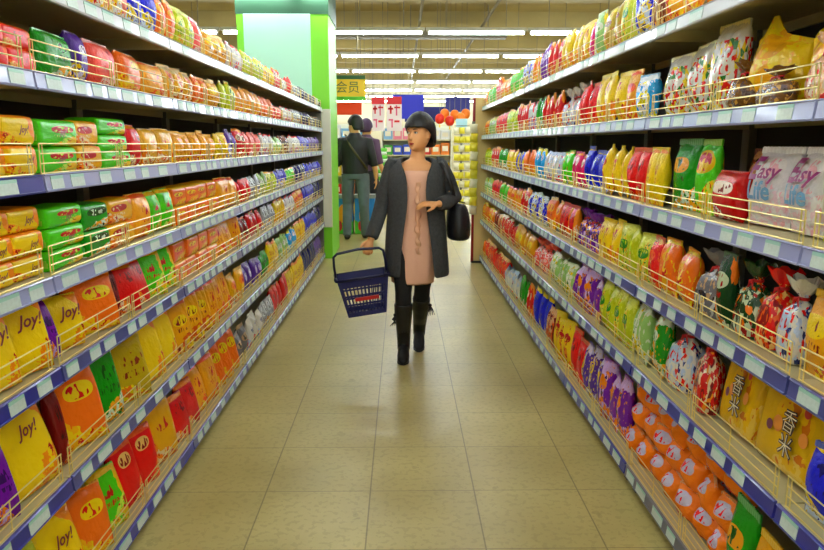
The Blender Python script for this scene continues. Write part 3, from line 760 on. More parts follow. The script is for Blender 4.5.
# ------------------------------------------------------------------ people
def ring_pts(c, rx, ry, n, a0=0, a1=2*pi):
    return [(c[0] + rx*sin(a0+(a1-a0)*k/n), c[1] - ry*cos(a0+(a1-a0)*k/n), c[2]) for k in range(n)]
def head_bm(bm, hc, yaw, s=1.0, pitch=0):
    """head with nose, jaw, ears added to bm. hc: middle of the head (eye height); faces -y turned by yaw"""
    R = Matrix.Rotation(yaw, 3, 'Z') @ Matrix.Rotation(pitch, 3, 'X')
    T = lambda p: Vector(hc) + R @ (Vector(p)*s)
    n = 20
    #      z,   half width, front, back
    prof = [(-.118, .02, .055, -.01), (-.108, .036, .074, .0), (-.09, .055, .084, .02), (-.065, .066, .088, .05), (-.035, .0715, .089, .078), (-.005, .071, .082, .09), (.03, .074, .086, .096), (.06, .072, .08, .096), (.085, .062, .064, .086), (.105, .042, .04, .062), (.115, .016, .014, .03)]
    rings = []
    for z, hw, fr, bk in prof:
        R_ = []
        for k in range(n):
            a = 2*pi*k/n; x = hw*sin(a); y = -cos(a)
            y = y*(fr if y < 0 else bk)
            R_.append(bm.verts.new(T((x, y, z))))
        rings.append(R_)
    for A, B in zip(rings, rings[1:]):
        for k in range(n): bm.faces.new((A[k], A[(k+1) % n], B[(k+1) % n], B[k]))
    bm.faces.new(rings[0][::-1]); bm.faces.new(rings[-1])
    limb(bm, [T((0, -.075, .008)), T((0, -.092, -.018)), T((0, -.1, -.036)), T((0, -.08, -.047))], [.007*s, .009*s, .0125*s, .007*s], 8)
    for sx in (-1, 1):
        ellipsoid(bm, T((sx*.073, .012, -.012)), (.012*s, .02*s, .031*s), R, 10, 8)
    ellipsoid(bm, T((0, -.07, -.098)), (.024*s, .016*s, .016*s), R, 10, 8)                 # chin
    ellipsoid(bm, T((0, -.074, .022)), (.052*s, .012*s, .01*s), R, 12, 8)                  # brow ridge
    return T, R
def face_parts(T, R, s, parent, brow=(40, 26, 18), lip=(176, 40, 44)):
    W, Ir = mat('eye_white', (236, 230, 222), .2), mat('iris_dark', (34, 20, 14), .15)
    for sx in (-1, 1):
        bm = bmesh.new(); ellipsoid(bm, T((sx*.031, -.0775, .001)), (.0135*s, .008*s, .0065*s), R, 12, 8); e = obj('eye', bm, W, parent, smooth=True)
        bm = bmesh.new(); ellipsoid(bm, T((sx*.031, -.0835, .001)), (.0062*s, .0035*s, .006*s), R, 10, 8); obj('iris', bm, Ir, e, smooth=True)
        bm = bmesh.new(); limb(bm, [T((sx*(.015+.034*q/6), -.0875 + .009*(q/6)**3, .0205 + .005*sin(pi*q/6*.8))) for q in range(7)], [.002*s, .0024*s, .0026*s, .0026*s, .0022*s, .0017*s, .001*s], 6); obj('eyebrow', bm, mat('brow_dark', brow, .7), parent, smooth=True)
        bm = bmesh.new(); limb(bm, [T((sx*.017, -.0825, .0045)), T((sx*.031, -.0855, .0088)), T((sx*.046, -.077, .003))], [.0014*s, .002*s, .0012*s], 6); obj('eyelid', bm, mat('brow_dark', brow, .7), parent, smooth=True)
    bm = bmesh.new()
    limb(bm, [T((-.019, -.0835, -.07)), T((-.007, -.0905, -.067)), T((0, -.091, -.068)), T((.007, -.0905, -.067)), T((.019, -.0835, -.07))], [.0015*s, .0042*s, .0038*s, .0042*s, .0015*s], 8)
    limb(bm, [T((-.017, -.084, -.072)), T((0, -.0905, -.0755)), T((.017, -.084, -.072))], [.0015*s, .005*s, .0015*s], 8)
    obj('lips', bm, mat('lips_%d' % lip[0], lip, .35), parent, smooth=True)
def hand_bm(bm, W, D, N, thumb, curl=(.25, .3, .25), s=1.0, spread=.012):
    """W wrist, D direction of the fingers, N normal of the palm side, thumb: +1/-1 side along U = D x N"""
    W, D, N = Vector(W), Vector(D).normalized(), Vector(N); N = (N - D*N.dot(D)).normalized(); U = D.cross(N)*thumb
    limb(bm, [W - D*.03*s, W, W + D*.03*s, W + D*.065*s, W + D*.088*s], [(.024*s, .019*s), (.025*s, .017*s), (.034*s, .0165*s), (.039*s, .0155*s), (.037*s, .0125*s)], 14, hint=U)
    for off, L in ((.029, .066), (.0095, .074), (-.0105, .069), (-.029, .054)):
        p = W + D*(.072 if off != -.029 else .066)*s + U*off*s
        d = (D + U*off*spread/.029*3).normalized(); pts = [p]; a = 0
        for seg, cu in zip((.2, .45, .3, .25), (0,)+tuple(curl)):
            a += cu
            dd = d*cos(a) + N*sin(a)
            p = p + dd*L*s*seg*1.15; pts.append(p)
        limb(bm, pts, [.0098*s, .0095*s, .0088*s, .008*s, .0058*s], 9)
    p = W + D*.018*s + U*.024*s; pts = [p]
    for dirv, L in (((U*.75 + D*.7 + N*.25), .036), ((U*.3 + D*.9 + N*.45), .031), ((D*.85 + N*.6), .024)):
        p = p + dirv.normalized()*L*s; pts.append(p)
    limb(bm, pts, [.0135*s, .0125*s, .0105*s, .0075*s], 9)
def loft(bm, secs, n=28, a0=0.0, cap=False, wob=0, nw=9):
    """secs: (z, cx, cy, rx, ry[, half gap angle]) horizontal rings, opening (if any) at the front"""
    rings = []
    for i, q in enumerate(secs):
        z, cx, cy, rx, ry = q[:5]; gap = q[5] if len(q) > 5 else 0
        R = []
        m = n+1 if gap else n
        for k in range(m):
            a = gap + (2*pi-2*gap)*k/n
            f = 1 + wob*sin(nw*a)*(i/len(secs))**2
            R.append(bm.verts.new((cx + rx*sin(a)*f, cy - ry*cos(a)*f, z)))
        rings.append(R)
    for A, B in zip(rings, rings[1:]):
        for k in range(len(A)-1): bm.faces.new((A[k], A[k+1], B[k+1], B[k]))
        if len(secs[0]) <= 5: bm.faces.new((A[-1], A[0], B[0], B[-1]))
    if cap: bm.faces.new(rings[0]); bm.faces.new(rings[-1][::-1])
    return rings
def hair_shell(T, R, s, low, thick=.016, rx=.083, ry=.106, cy=.012, rz=.128, cz=.0):
    """cap of hair; low(a) gives how far down it hangs at azimuth a (0 = face)"""
    bm = bmesh.new(); n, mrow = 36, 14; rings = []
    top = bm.verts.new(T((0, cy, cz+rz)))
    for j in range(1, mrow+1):
        Rg = []
        for k in range(n):
            a = 2*pi*k/n; zl = low(a); th = (j/mrow)
            z = cz + rz - (rz - (zl-cz))*th**1.5 if False else None
            # polar angle from the pole down to the hem
            zt = max(-.999, min(.999, (zl-cz)/rz)); pa = math.acos(max(zt, -.2))*th
            z = cz + rz*cos(pa); rr = sin(pa)
            if zt < -.2:
                # hang straight below the widest part
                z = cz + rz*cos(math.acos(-.2)*th); z = z if th < .8 else z + (zl - (cz-.2*rz))*(th-.8)/.2
            fl = 1 + .012*sin(17*a) + .008*sin(41*a)
            Rg.append(bm.verts.new(T((rx*rr*sin(a)*fl, cy - ry*rr*cos(a)*fl, z))))
        rings.append(Rg)
    for k in range(n): bm.faces.new((top, rings[0][k], rings[0][(k+1) % n]))
    for A, B in zip(rings, rings[1:]):
        for k in range(n): bm.faces.new((A[k], B[k], B[(k+1) % n], A[(k+1) % n]))
    return bake(bm, [('SOLIDIFY', dict(thickness=thick*s, offset=-1)), ('SUBSURF', dict(levels=1))])
M_HAIR = mat('hair_black', (14, 12, 15), .45, bump=.3, bscale=90)
V3 = Vector

# ---- the woman
WX, WY = .098, 4.86
wm = thing('person', 'woman in dark grey cardigan and peach dress carrying a blue basket', 'person', (WX, WY, 0))
bm = bmesh.new()
hc = (.018, -.012, 1.572)
T, R = head_bm(bm, hc, -radians(38), 1.0)
limb(bm, [(.005, .012, 1.36), (.01, .008, 1.41), (.015, .008, 1.47), (.018, .008, 1.52)], [(.075, .055), .051, .048, .05], 14, hint=(1, 0, 0))
limb(bm, [(.0, .01, .86), (0, .01, .95), (0, 0, 1.08), (0, -.005, 1.2), (0, 0, 1.3), (0, .005, 1.36), (0, .01, 1.395)], [(.15, .095), (.158, .1), (.122, .085), (.14, .098), (.15, .088), (.125, .07), (.06, .05)], 18, hint=(1, 0, 0))
# her right arm, hanging to the basket
RA = [V3((-.155, .01, 1.352)), V3((-.2, .025, 1.22)), V3((-.235, .03, 1.09)), V3((-.272, -.01, .97)), V3((-.315, -.055, .85))]
limb(bm, RA, [.05, .044, .038, .034, .024], 12)
hand_bm(bm, RA[-1], (-.28, -.22, -1), (.25, -1.0, .1), 1, (1.0, 1.35, .9), .93, .004)
# her left arm bent across the waist
LA = [V3((.155, .01, 1.352)), V3((.215, .025, 1.25)), V3((.262, .03, 1.135)), V3((.2, -.1, 1.112)), V3((.145, -.165, 1.108))]
limb(bm, LA[:3], [.05, .043, .04], 12); limb(bm, LA[2:], [.039, .034, .023], 12)
hand_bm(bm, LA[-1] + V3((-.01, -.005, 0)), (-1, -.3, .05), (.15, .4, -.9), 1, (.3, .4, .3), .93)
# legs
legs = {'r': [(-.085, .0, .9), (-.088, -.05, .7), (-.09, -.085, .49), (-.09, -.06, .3), (-.088, -.02, .1)],
        'l': [(.08, .0, .9), (.065, .03, .7), (.045, .07, .49), (.036, .17, .3), (.03, .27, .13)]}
for L in legs.values(): limb(bm, L, [.084, .072, .05, .05, .034], 14)
limb(bm, [(-.088, .0, .06), (-.088, -.06, .045), (-.088, -.15, .03)], [(.034, .04), (.038, .03), (.034, .018)], 12, hint=(1, 0, 0))
limb(bm, [(.03, .28, .1), (.03, .21, .05), (.03, .14, .03)], [(.034, .04), (.038, .03), (.034, .018)], 12, hint=(1, 0, 0))
body = obj('body', fuse(bm, .0055, 7), M_SKIN, wm)
face_parts(T, R, 1.0, wm)
def w_low(a):
    f = cos(a)
    if f > .45: return .036 + .004*sin(23*a)
    if f > .05: return .036 - (.45-f)/.4*.045
    return -.009 - (.05-f)/1.05*.06 - (.03 if f < -.3 else .03*(.05-f)/.35)
obj('hair', hair_shell(T, R, 1.0, w_low, rx=.104, ry=.124, rz=.146, cy=.014), M_HAIR, wm)
# dress
M_DRESS = mat('dress_peach', (232, 178, 150), .75, bump=.15, bscale=50)
bm = bmesh.new()
loft(bm, [(1.325, 0, .0, .13, .094), (1.28, 0, -.004, .15, .112), (1.2, 0, -.006, .15, .12), (1.08, -.004, -.002, .135, .108), (.95, -.008, .005, .16, .125), (.8, -.014, .01, .155, .135), (.66, -.02, .012, .148, .145), (.545, -.024, .014, .145, .15)], 36, wob=.05, nw=11)
obj('dress', bake(bm, [('SOLIDIFY', dict(thickness=.006, offset=1)), ('SUBSURF', dict(levels=1))]), M_DRESS, wm)
bm = bmesh.new(); P = []
for i in range(60):
    z = 1.25 - i*.0085; P.append((.008 + .005*sin(i*.8), -.13 - .007*cos(i*.8) - (.012 if i > 16 else .012*i/16) + (.012*(i-30)/30 if i > 30 else 0), z))
limb(bm, P, [(.015 + .004*sin(i*.55), .004) for i in range(60)], 6, hint=(1, 0, 0))
obj('dress_ruffle', bm, mat('ruffle_peach', (232, 176, 140), .75), wm, smooth=True)
# cardigan with open front
M_KNIT = mat('cardigan_charcoal_knit', (62, 64, 66), .9, bump=.5, bscale=170, var=.25, vscale=60)
bm = bmesh.new()
loft(bm, [(1.402, 0, .014, .09, .06, 1.15), (1.385, 0, .012, .135, .085, .85), (1.352, 0, .006, .172, .112, .6), (1.3, 0, -.004, .186, .138, .36), (1.2, 0, -.006, .184, .15, .31), (1.08, 0, -.002, .182, .148, .33), (.95, 0, .006, .194, .155, .42), (.8, 0, .012, .204, .165, .5), (.68, .004, .016, .212, .175, .53), (.595, .006, .018, .216, .178, .54)], 34)
obj('cardigan', bake(bm, [('SOLIDIFY', dict(thickness=.014, offset=1)), ('SUBSURF', dict(levels=1))]), M_KNIT, wm)
for nm, A, rr in (('r', RA, [.064, .06, .054, .05, .046]), ('l', LA, [.064, .059, .058, .052, .045])):
    bm = bmesh.new(); q = [A[0] + (A[0]-A[1])*.35] + A[:-1] + [A[-1].lerp(A[-2], .12)]
    limb(bm, q, [.05] + rr, 16)
    obj('sleeve', fuse(bm, .009, 4), M_KNIT, wm)
# tights and boots
M_TIGHT = mat('tights_black', (16, 15, 17), .8); M_BOOT = mat('boot_black_leather', (20, 20, 24), .38, bump=.2, bscale=30)
for L in legs.values():
    bm = bmesh.new(); limb(bm, L, [.09, .078, .057, .056, .042], 16); obj('tights_leg', bm, M_TIGHT, wm, smooth=True)
def boot(ank, toe, heel, sh):
    bm = bmesh.new()
    limb(bm, [sh[0], V3(sh[0]).lerp(V3(sh[1]), .5), sh[1], ank], [.066, .064, .056, .047], 16)
    limb(bm, [heel, V3(heel).lerp(V3(toe), .3) + V3((0, 0, .008)), V3(heel).lerp(V3(toe), .62), V3(heel).lerp(V3(toe), .85), toe], [(.033, .035), (.04, .046), (.044, .036), (.04, .026), (.02, .016)], 16, hint=(1, 0, 0))
    limb(bm, [V3(ank), V3(heel).lerp(V3(toe), .2)], [.048, .045], 14)
    b = obj('boot', fuse(bm, .006, 5), M_BOOT, wm)
    bm = bmesh.new()
    hl = V3(heel); hz = max(.0, hl.z-.075)
    limb(bm, [hl + V3((0, .0, -.01)), V3((hl.x, hl.y+.004, hz))], [(.027, .03), (.022, .024)], 12, hint=(1, 0, 0))
    tt = V3(toe)
    limb(bm, [hl.lerp(tt, .3) + V3((0, 0, -.034)), hl.lerp(tt, .62) + V3((0, 0, -.034)), hl.lerp(tt, .85) + V3((0, 0, -.022)), tt + V3((0, 0, -.012))], [(.03, .008), (.043, .008), (.039, .008), (.02, .006)], 12, hint=(1, 0, 0))
    obj('boot_sole', bm, M_BLACK, b, smooth=True)
    return b
boot((-.088, -.015, .12), (-.094, -.205, .02), (-.088, .015, .075), ((-.09, -.07, .41), (-.09, -.055, .27)))
boot((.03, .275, .15), (.022, .1, .022), (.03, .3, .11), ((.041, .11, .41), (.035, .18, .27)))
M_TASS = mat('boot_tassel', (24, 22, 26), .6)
for x, y, z in ((-.155, -.07, .33), (.108, .1, .36)):
    bm = bmesh.new()
    for k in range(5):
        a = (k-2)*.35
        limb(bm, [(x*.93, y-.01, z), (x + .02*sin(a)*(1 if x > 0 else -1), y-.02, z-.03), (x + .045*sin(a), y-.02 + .01*k, z-.08)], [.004, .004, .002], 5)
    ellipsoid(bm, (x*.95, y-.012, z), (.014, .012, .012), None, 10, 8)
    obj('boot_tassel', bm, M_TASS, wm, smooth=True)

# shoulder bag
M_BAG = mat('bag_black_leather', (18, 18, 21), .45, bump=.3, bscale=60)
t = thing('shoulder_bag', 'black shoulder bag hanging from the woman\'s bent arm side', 'bag', (WX, WY, 0))
bm = bmesh.new()
loft(bm, [(1.1, .285, .05, .055, .1), (1.05, .29, .05, .075, .13), (.96, .295, .05, .088, .145), (.87, .298, .05, .085, .145), (.835, .298, .05, .07, .125)], 24, cap=True)
obj('bag_body', bake(bm, [('SUBSURF', dict(levels=1))]), M_BAG, t)
bm = bmesh.new(); limb(bm, [(.27, -.03, 1.1), (.235, -.112, 1.22), (.19, -.095, 1.34), (.15, .0, 1.412), (.2, .1, 1.3), (.27, .14, 1.1)], [(.014, .004)]*6, 8, hint=(1, 0, 0)); obj('strap', bm, M_BAG, t, smooth=True)
bm = bmesh.new(); limb(bm, [(.225, -.05, 1.09), (.3, .05, 1.108), (.345, .13, 1.09)], .005, 6); obj('zip', bm, mat('zip_dark', (60, 58, 56), .4, .8), t, smooth=True)

# shopping basket
M_BSK = mat('basket_navy_plastic', (22, 26, 92), .4); M_HND = mat('basket_handle_navy', (18, 20, 66), .4)
bx, by, bz = -.345, -.12, .36
t = thing('shopping_basket', 'navy blue slotted shopping basket held by the woman', 'basket', (WX+bx, WY+by, bz)); t.rotation_euler = (0, radians(-7), radians(8))
HB, TW, TD, BWd, BD = .265, .172, .12, .128, .088
bm = bmesh.new()
def wall(p00, p10, p01, p11, nu):
    vs = [0, .08, .12, .3, .35, .53, .58, .78, .84, 1.0]
    us = [0, .05]
    for k in range(nu):
        us += [.05 + .9*(k+.7)/nu, .05 + .9*(k+1)/nu]
    us[-1] = .95; us.append(1)
    G = [[bm.verts.new(V3(p00).lerp(V3(p10), u).lerp(V3(p01).lerp(V3(p11), u), v)) for u in us] for v in vs]
    for j in range(len(vs)-1):
        for i in range(len(us)-1):
            if j in (2, 4, 6) and 1 <= i < len(us)-2 and i % 2 == 1: continue
            bm.faces.new((G[j][i], G[j][i+1], G[j+1][i+1], G[j+1][i]))
b_ = lambda sx, sy: (sx*BWd, sy*BD, 0)
t_ = lambda sx, sy: (sx*TW, sy*TD, HB)
for (a, b) in (((-1, -1), (1, -1)), ((1, -1), (1, 1)), ((1, 1), (-1, 1)), ((-1, 1), (-1, -1))):
    wall(b_(*a), b_(*b), t_(*a), t_(*b), 11 if a[1] == b[1] else 7)
bm.faces.new([bm.verts.new(b_(*q)) for q in ((-1, -1), (1, -1), (1, 1), (-1, 1))])
bmesh.ops.remove_doubles(bm, verts=bm.verts, dist=.0005)
obj('basket_body', bake(bm, [('SOLIDIFY', dict(thickness=.004, offset=0))]), M_BSK, t)
for p in t.children: p.data.polygons.foreach_set('use_smooth', [False]*len(p.data.polygons))
bm = bmesh.new()
cs = [(-TW-.006, -TD-.006), (TW+.006, -TD-.006), (TW+.006, TD+.006), (-TW-.006, TD+.006)]
for (a, b) in zip(cs, cs[1:]+cs[:1]): limb(bm, [(a[0], a[1], HB), (b[0], b[1], HB)], [(.009, .008)]*2, 8, hint=(0, 0, 1))
obj('rim', bm, M_HND, t, smooth=True)
box('red_strip', -.07, .09, -BD-.031-.004, -BD-.02, .112, .135, mat('basket_red', (190, 24, 30), .4), t)
bm = bmesh.new()
HX = TW+.002; top = HB+.165
limb(bm, [(-HX, 0, HB-.01), (-HX-.002, .0, HB+.08), (-HX+.004, 0, top-.02), (-HX+.03, 0, top), (0, 0, top+.012), (HX-.03, 0, top), (HX-.004, 0, top-.02), (HX+.002, 0, HB+.08), (HX, 0, HB-.01)], [(.014, .009)]*9, 10, hint=(0, 1, 0))
obj('handle', bm, M_HND, t, smooth=True)
for s in (-1, 1):
    bm = bmesh.new(); ellipsoid(bm, (s*(TW+.008), 0, HB-.01), (.01, .018, .018)); obj('handle_hinge', bm, M_HND, t, smooth=True)

# ---- the man with his back to us and the person beyond him
def stander(label, loc, rz, hs, jacket, trousers, hair, head_yaw, stride, s, strap=None, skin=M_SKIN, bag=False):
    root = thing('person', label, 'person', loc, rz); root.scale = (s, s, s)
    bm = bmesh.new()
    T, R = head_bm(bm, (0, -.01, 1.61), head_yaw)
    limb(bm, [(0, .02, 1.42), (0, .015, 1.5), (0, .01, 1.56)], [.065, .056, .055], 12)
    limb(bm, [(0, 0, .92), (0, 0, 1.1), (0, 0, 1.3), (0, .01, 1.42)], [(.15, .1), (.15, .1), (.18, .11), (.12, .08)], 16, hint=(1, 0, 0))
    arms = []
    for sx in (-1, 1):
        A = [V3((sx*.19, .01, 1.39)), V3((sx*.235, .02, 1.2)), V3((sx*.265, .02, 1.08)), V3((sx*.285, -.03, .96)), V3((sx*.29, -.06, .86))]
        limb(bm, A, [.054, .048, .042, .038, .028], 10); hand_bm(bm, A[-1], (0, -.2, -1), (-sx, 0, 0), -sx if False else 1, (.25, .3, .25)); arms.append(A)
    L = [[(sx*.1, 0, .92), (sx*.115, -.03*sx*stride, .7), (sx*.12, -.07*sx*stride, .5), (sx*.125, .0, .28), (sx*.125, .06*sx*stride, .09)] for sx in (-1, 1)]
    for l in L: limb(bm, l, [.09, .078, .056, .052, .04], 12)
    obj('body', fuse(bm, .009, 3), skin, root)
    face_parts(T, R, 1.0, root)
    obj('hair', hair_shell(T, R, 1.0, lambda a: .03 if cos(a) > .55 else (-.01 if cos(a) > .0 else -.075), rx=.096, ry=.122, rz=.146), hair, root)
    bm = bmesh.new()
    limb(bm, [(0, 0, .93), (0, 0, 1.0), (0, 0, 1.15), (0, -.003, 1.3), (0, .005, 1.4), (0, .012, 1.455), (0, .012, 1.5)], [(.185, .128), (.185, .128), (.185, .13), (.215, .14), (.205, .12), (.1, .085), (.075, .07)], 20, hint=(1, 0, 0))
    for A in arms: limb(bm, [A[0] - V3((A[0].x*.4, 0, 0)), A[0], A[1], A[2].lerp(A[3], .35)], [.06, .07, .064, .058], 12)
    obj('jacket', fuse(bm, .012, 4), jacket, root)
    bm = bmesh.new()
    limb(bm, [(0, 0, .86), (0, 0, .94), (0, 0, 1.0)], [(.17, .12), (.175, .122), (.165, .115)], 18, hint=(1, 0, 0))
    for l in L: limb(bm, [V3(l[0])] + [V3(q) for q in l[1:4]] + [V3(l[4]) + V3((0, 0, -.03))], [.1, .092, .074, .068, .062], 12)
    obj('trousers', fuse(bm, .012, 3), trousers, root)
    for l in L:
        a = V3(l[4]); bm = bmesh.new()
        limb(bm, [a + V3((0, .05, -.045)), a + V3((0, .02, -.04)), a + V3((0, -.1, -.05)), a + V3((0, -.19, -.06))], [(.036, .036), (.044, .048), (.046, .036), (.03, .022)], 12, hint=(1, 0, 0))
        sh = obj('shoe', bm, mat('shoe_dark', (34, 30, 30), .5), root, smooth=True)
    if strap:
        bm = bmesh.new(); limb(bm, [(.13, .02, 1.475), (.06, .15, 1.33), (-.06, .158, 1.16), (-.175, .09, 1.0)], [(.022, .004)]*4, 8, hint=(1, 0, 1)); obj('shoulder_strap', bm, strap, root, smooth=True)
    return root
M_JKT = mat('jacket_black', (26, 25, 29), .55, bump=.2, bscale=25); M_JEAN = mat('jeans_grey_blue', (92, 104, 110), .85, var=.2, vscale=7)
man = stander('man in black jacket and grey jeans standing with his back turned', (-.735, 11.25, 0), pi, 0, M_JKT, M_JEAN, M_HAIR, radians(62), 1, 1.115, mat('strap_olive', (86, 74, 44), .7))
stander('person with purple-black hair partly hidden behind the man in black jacket', (-.62, 12.62, 0), pi*.8, 0, mat('coat_wine', (90, 60, 90), .7), mat('trousers_dark', (48, 46, 54), .8), mat('hair_purple_black', (56, 24, 66), .4), 0, -1, 1.11)

# ------------------------------------------------------------------ far end of the store
def px3(px, py, Y):
    """point at distance Y along the aisle seen at px, py"""
    dy = py-144; d = Y*dy/(725 - .187*dy)
    return ((px-402)*(Y + .187*d)/K, Y, CH-d)
def sign_board(name, px0, px1, py0, py1, Y, label, cat, board, th=.04, rods=True, parts=(), top=RH):
    x0, _, z1 = px3(px0, py0, Y); x1, _, z0 = px3(px1, py1, Y)
    t = thing(name, label, cat, ((x0+x1)/2, Y, z0)); w, h = (x1-x0)/2, z1-z0
    box('board', -w, w, -th/2, th/2, 0, h, board, t, .004)
    for (n, a, b, c, d, m) in parts: box(n, -w+2*w*a, -w+2*w*b, -th/2-.012, -th/2, h*c, h*d, m, t)
    if rods:
        for s in (-.8, .8): box('hanging_rod', s*w-.006, s*w+.006, -.006, .006, h, top-z0, M_PIPE, t)
    return t, w, h
M_SY = mat('sign_yellow', (250, 200, 24), .5); M_SG = mat('sign_green', (90, 190, 30), .5); M_SDG = mat('sign_dark_green', (24, 84, 24), .5)
t, w, h = sign_board('hanging_sign', 318, 366, 76, 101, 12.0, 'yellow hanging aisle sign with green edges and dark characters', 'sign', M_SY, parts=(('green_border', 0, 1, 0, .16, M_SG), ('dark_border', 0, 1, .85, 1, M_SDG)))
me = text_mesh('会员', .2, 0, .0); me.transform(Matrix.Translation((.1, -.028, h*.5)) @ Matrix.Rotation(pi/2, 4, 'X')); obj('sign_lettering', me, mat('sign_ink', (96, 110, 60), .6), t)
sign_board('hanging_banner', 332, 362, 103, 115, 12.6, 'plain orange-red banner hanging below the yellow sign', 'banner', mat('banner_orange_red', (236, 66, 16), .6))
M_PW = mat('poster_white', (236, 222, 220), .6); M_PR = mat('poster_red_ink', (214, 30, 36), .6); M_PP = mat('poster_pink_ink', (220, 90, 130), .6)
strokes = lambda seed: [('poster_mark', a, min(.95, a+b), c, c+d, m) for (a, b, c, d, m) in ((.08, .35, .62, .06, M_PR), (.5, .4, .66, .05, M_PR), (.2, .12, .5, .24, M_PR), (.6, .1, .45, .3, M_PP), (.12, .3, .3, .05, M_PP), (.5, .35, .25, .06, M_PR), (.3, .1, .1, .2, M_PP))]
sign_board('sale_poster', 372, 385, 97, 131, 15.2, 'white hanging poster with red heading beside the man\'s head', 'poster', M_PW, parts=[('poster_heading', 0, 1, .78, 1, M_PR)] + strokes(1))
sign_board('sale_poster', 387, 402, 97, 131, 15.2, 'white hanging poster with red heading beside the woman\'s hair', 'poster', M_PW, parts=[('poster_heading', 0, 1, .78, 1, M_PR)] + strokes(2))
M_BB = mat('banner_blue', (24, 30, 176), .6); M_NV = mat('banner_navy', (24, 24, 110), .6)
sign_board('hanging_banner', 393, 424, 95, 119, 18, 'bright blue banner hanging behind the white posters', 'banner', M_BB)
sign_board('hanging_banner', 446, 470, 97, 112, 18, 'navy banner hanging above the orange lanterns', 'banner', M_NV)
sign_board('hanging_banner', 405, 446, 107, 122, 19, 'navy banner hanging straight behind the woman\'s head', 'banner', M_NV)
# orange lanterns
M_LO, M_LR = mat('lantern_orange', (250, 130, 14), .5), mat('lantern_red', (232, 40, 14), .5)
for i, (px, py, m) in enumerate(((440, 119, M_LR), (445, 114, M_LO), (450, 121, M_LR), (455, 115, M_LO), (461, 118, M_LO), (466, 114, M_LO))):
    p = px3(px, py, 14.6 + .26*(i % 2)); t = thing('paper_lantern', '%s %s paper lantern of the hanging cluster beside the red-edged panel' % (['leftmost', 'second', 'third', 'fourth', 'fifth', 'rightmost'][i], 'red' if m is M_LR else 'orange'), 'lantern', p, 0, 'paper lanterns hanging in a cluster')
    bm = bmesh.new(); n = 24
    rr = [(-.1, .03), (-.085, .06), (-.05, .085), (0, .095), (.05, .085), (.085, .06), (.1, .03)]
    limb(bm, [(0, 0, z) for z, _ in rr], [r for _, r in rr], n); obj('lantern_shade', bm, m, t, smooth=True)
    box('lantern_cord', -.004, .004, -.004, .004, .1, RH-p[2], M_PIPE, t)
    bm = bmesh.new(); limb(bm, [(0, 0, -.1), (0, 0, -.17)], [.008, .018], 8); obj('tassel', bm, M_SY, t)

def far_rack(name, label, x0, x1, Y, levels, dep=.45):
    t = thing(name, label, 'rack', ((x0+x1)/2, Y, 0)); w = (x1-x0)/2
    box('back_panel', -w, w, dep, dep+.03, 0, levels[-1]+.3, M_WHT, t)
    for s in (-1, 1): box('side_panel', s*w-.015, s*w+.015, 0, dep, 0, levels[-1]+.3, M_WHT, t)
    for z in levels: box('shelf', -w, w, 0, dep, z-.025, z, M_CREAM, t)
    return t
CART = [('red', (206, 40, 30)), ('white', (226, 226, 226)), ('blue', (36, 70, 196)), ('yellow', (240, 200, 40)), ('green', (70, 170, 60)), ('pink', (232, 130, 150)), ('orange', (240, 130, 30)), ('sky-blue', (130, 180, 220))]
def cartons(x0, x1, Y, z, n, h, rackname, lvl, seed):
    r = random.Random(seed); w = (x1-x0)/n
    for i in range(n):
        cn, c = CART[(seed*3 + i*5 + i*i) % len(CART)]; hh = h*r.uniform(.75, 1)
        t = thing('carton', '%s %s carton from the rack\'s %s end, %s shelf of %s' % (oname[i], cn, 'left', lvl, rackname), 'carton', (x0 + (i+.5)*w, Y+.12, z))
        box('carton_body', -w*.46, w*.46, -.08, .12, 0, hh, mat('carton_'+cn, c, .5), t, .006)
        box('carton_label', -w*.3, w*.3, -.084, -.08, hh*.3, hh*.75, mat('carton_paper', (236, 226, 200), .5), t)
far_rack('display_rack', 'white display rack behind the woman between posters and lanterns', -.45, 1.12, 16.2, [.12, .5, .88, 1.26, 1.6])
for q, z in enumerate([.12, .5, .88, 1.26, 1.6]): cartons(-.42, 1.09, 16.2, z, 7, .27, 'rack behind the woman', ['lowest', 'second', 'third', 'fourth', 'top'][q], q+1)
far_rack('display_rack', 'white display rack behind the man and the printed cartons', -2.3, -.75, 14.2, [.12, .5, .88, 1.26, 1.6])
for q, z in enumerate([.12, .5, .88, 1.26, 1.6]): cartons(-2.27, -.78, 14.2, z, 7, .27, 'rack behind the man', ['lowest', 'second', 'third', 'fourth', 'top'][q], q+11)
# green and white folded cloths beside the man
M_GS = mat('stripe_green', (110, 214, 70), .7); M_GW = mat('stripe_white', (226, 240, 214), .7)
t = thing('goods_table', 'low white table carrying the stack of green and white packs', 'table', (-.42, 13.4, 0))
box('table_top', -.24, .24, -.2, .2, .66, .7, M_WHT, t, .004)
for sx in (-1, 1):
    for sy in (-1, 1): box('leg', sx*.2-.02, sx*.2+.02, sy*.16-.02, sy*.16+.02, 0, .66, M_UP, t)
for i in range(11):
    z = .7 + i*.066; m = M_GS if i % 2 == 0 else M_GW; s = 1 - .035*i
    bm = bmesh.new(); add_box(bm, -.21*s, .21*s, -.15*s, .15*s, 0, .064, .02)
    o = obj('folded_towel', bm, m, None, (-.42 + .008*sin(i*2), 13.4, z), True)
    tag(o, '%s folded towel, %s from the bottom of the striped stack beside the man' % ('green' if i % 2 == 0 else 'white', oname[i]), 'towel', 'folded towels in one stack')
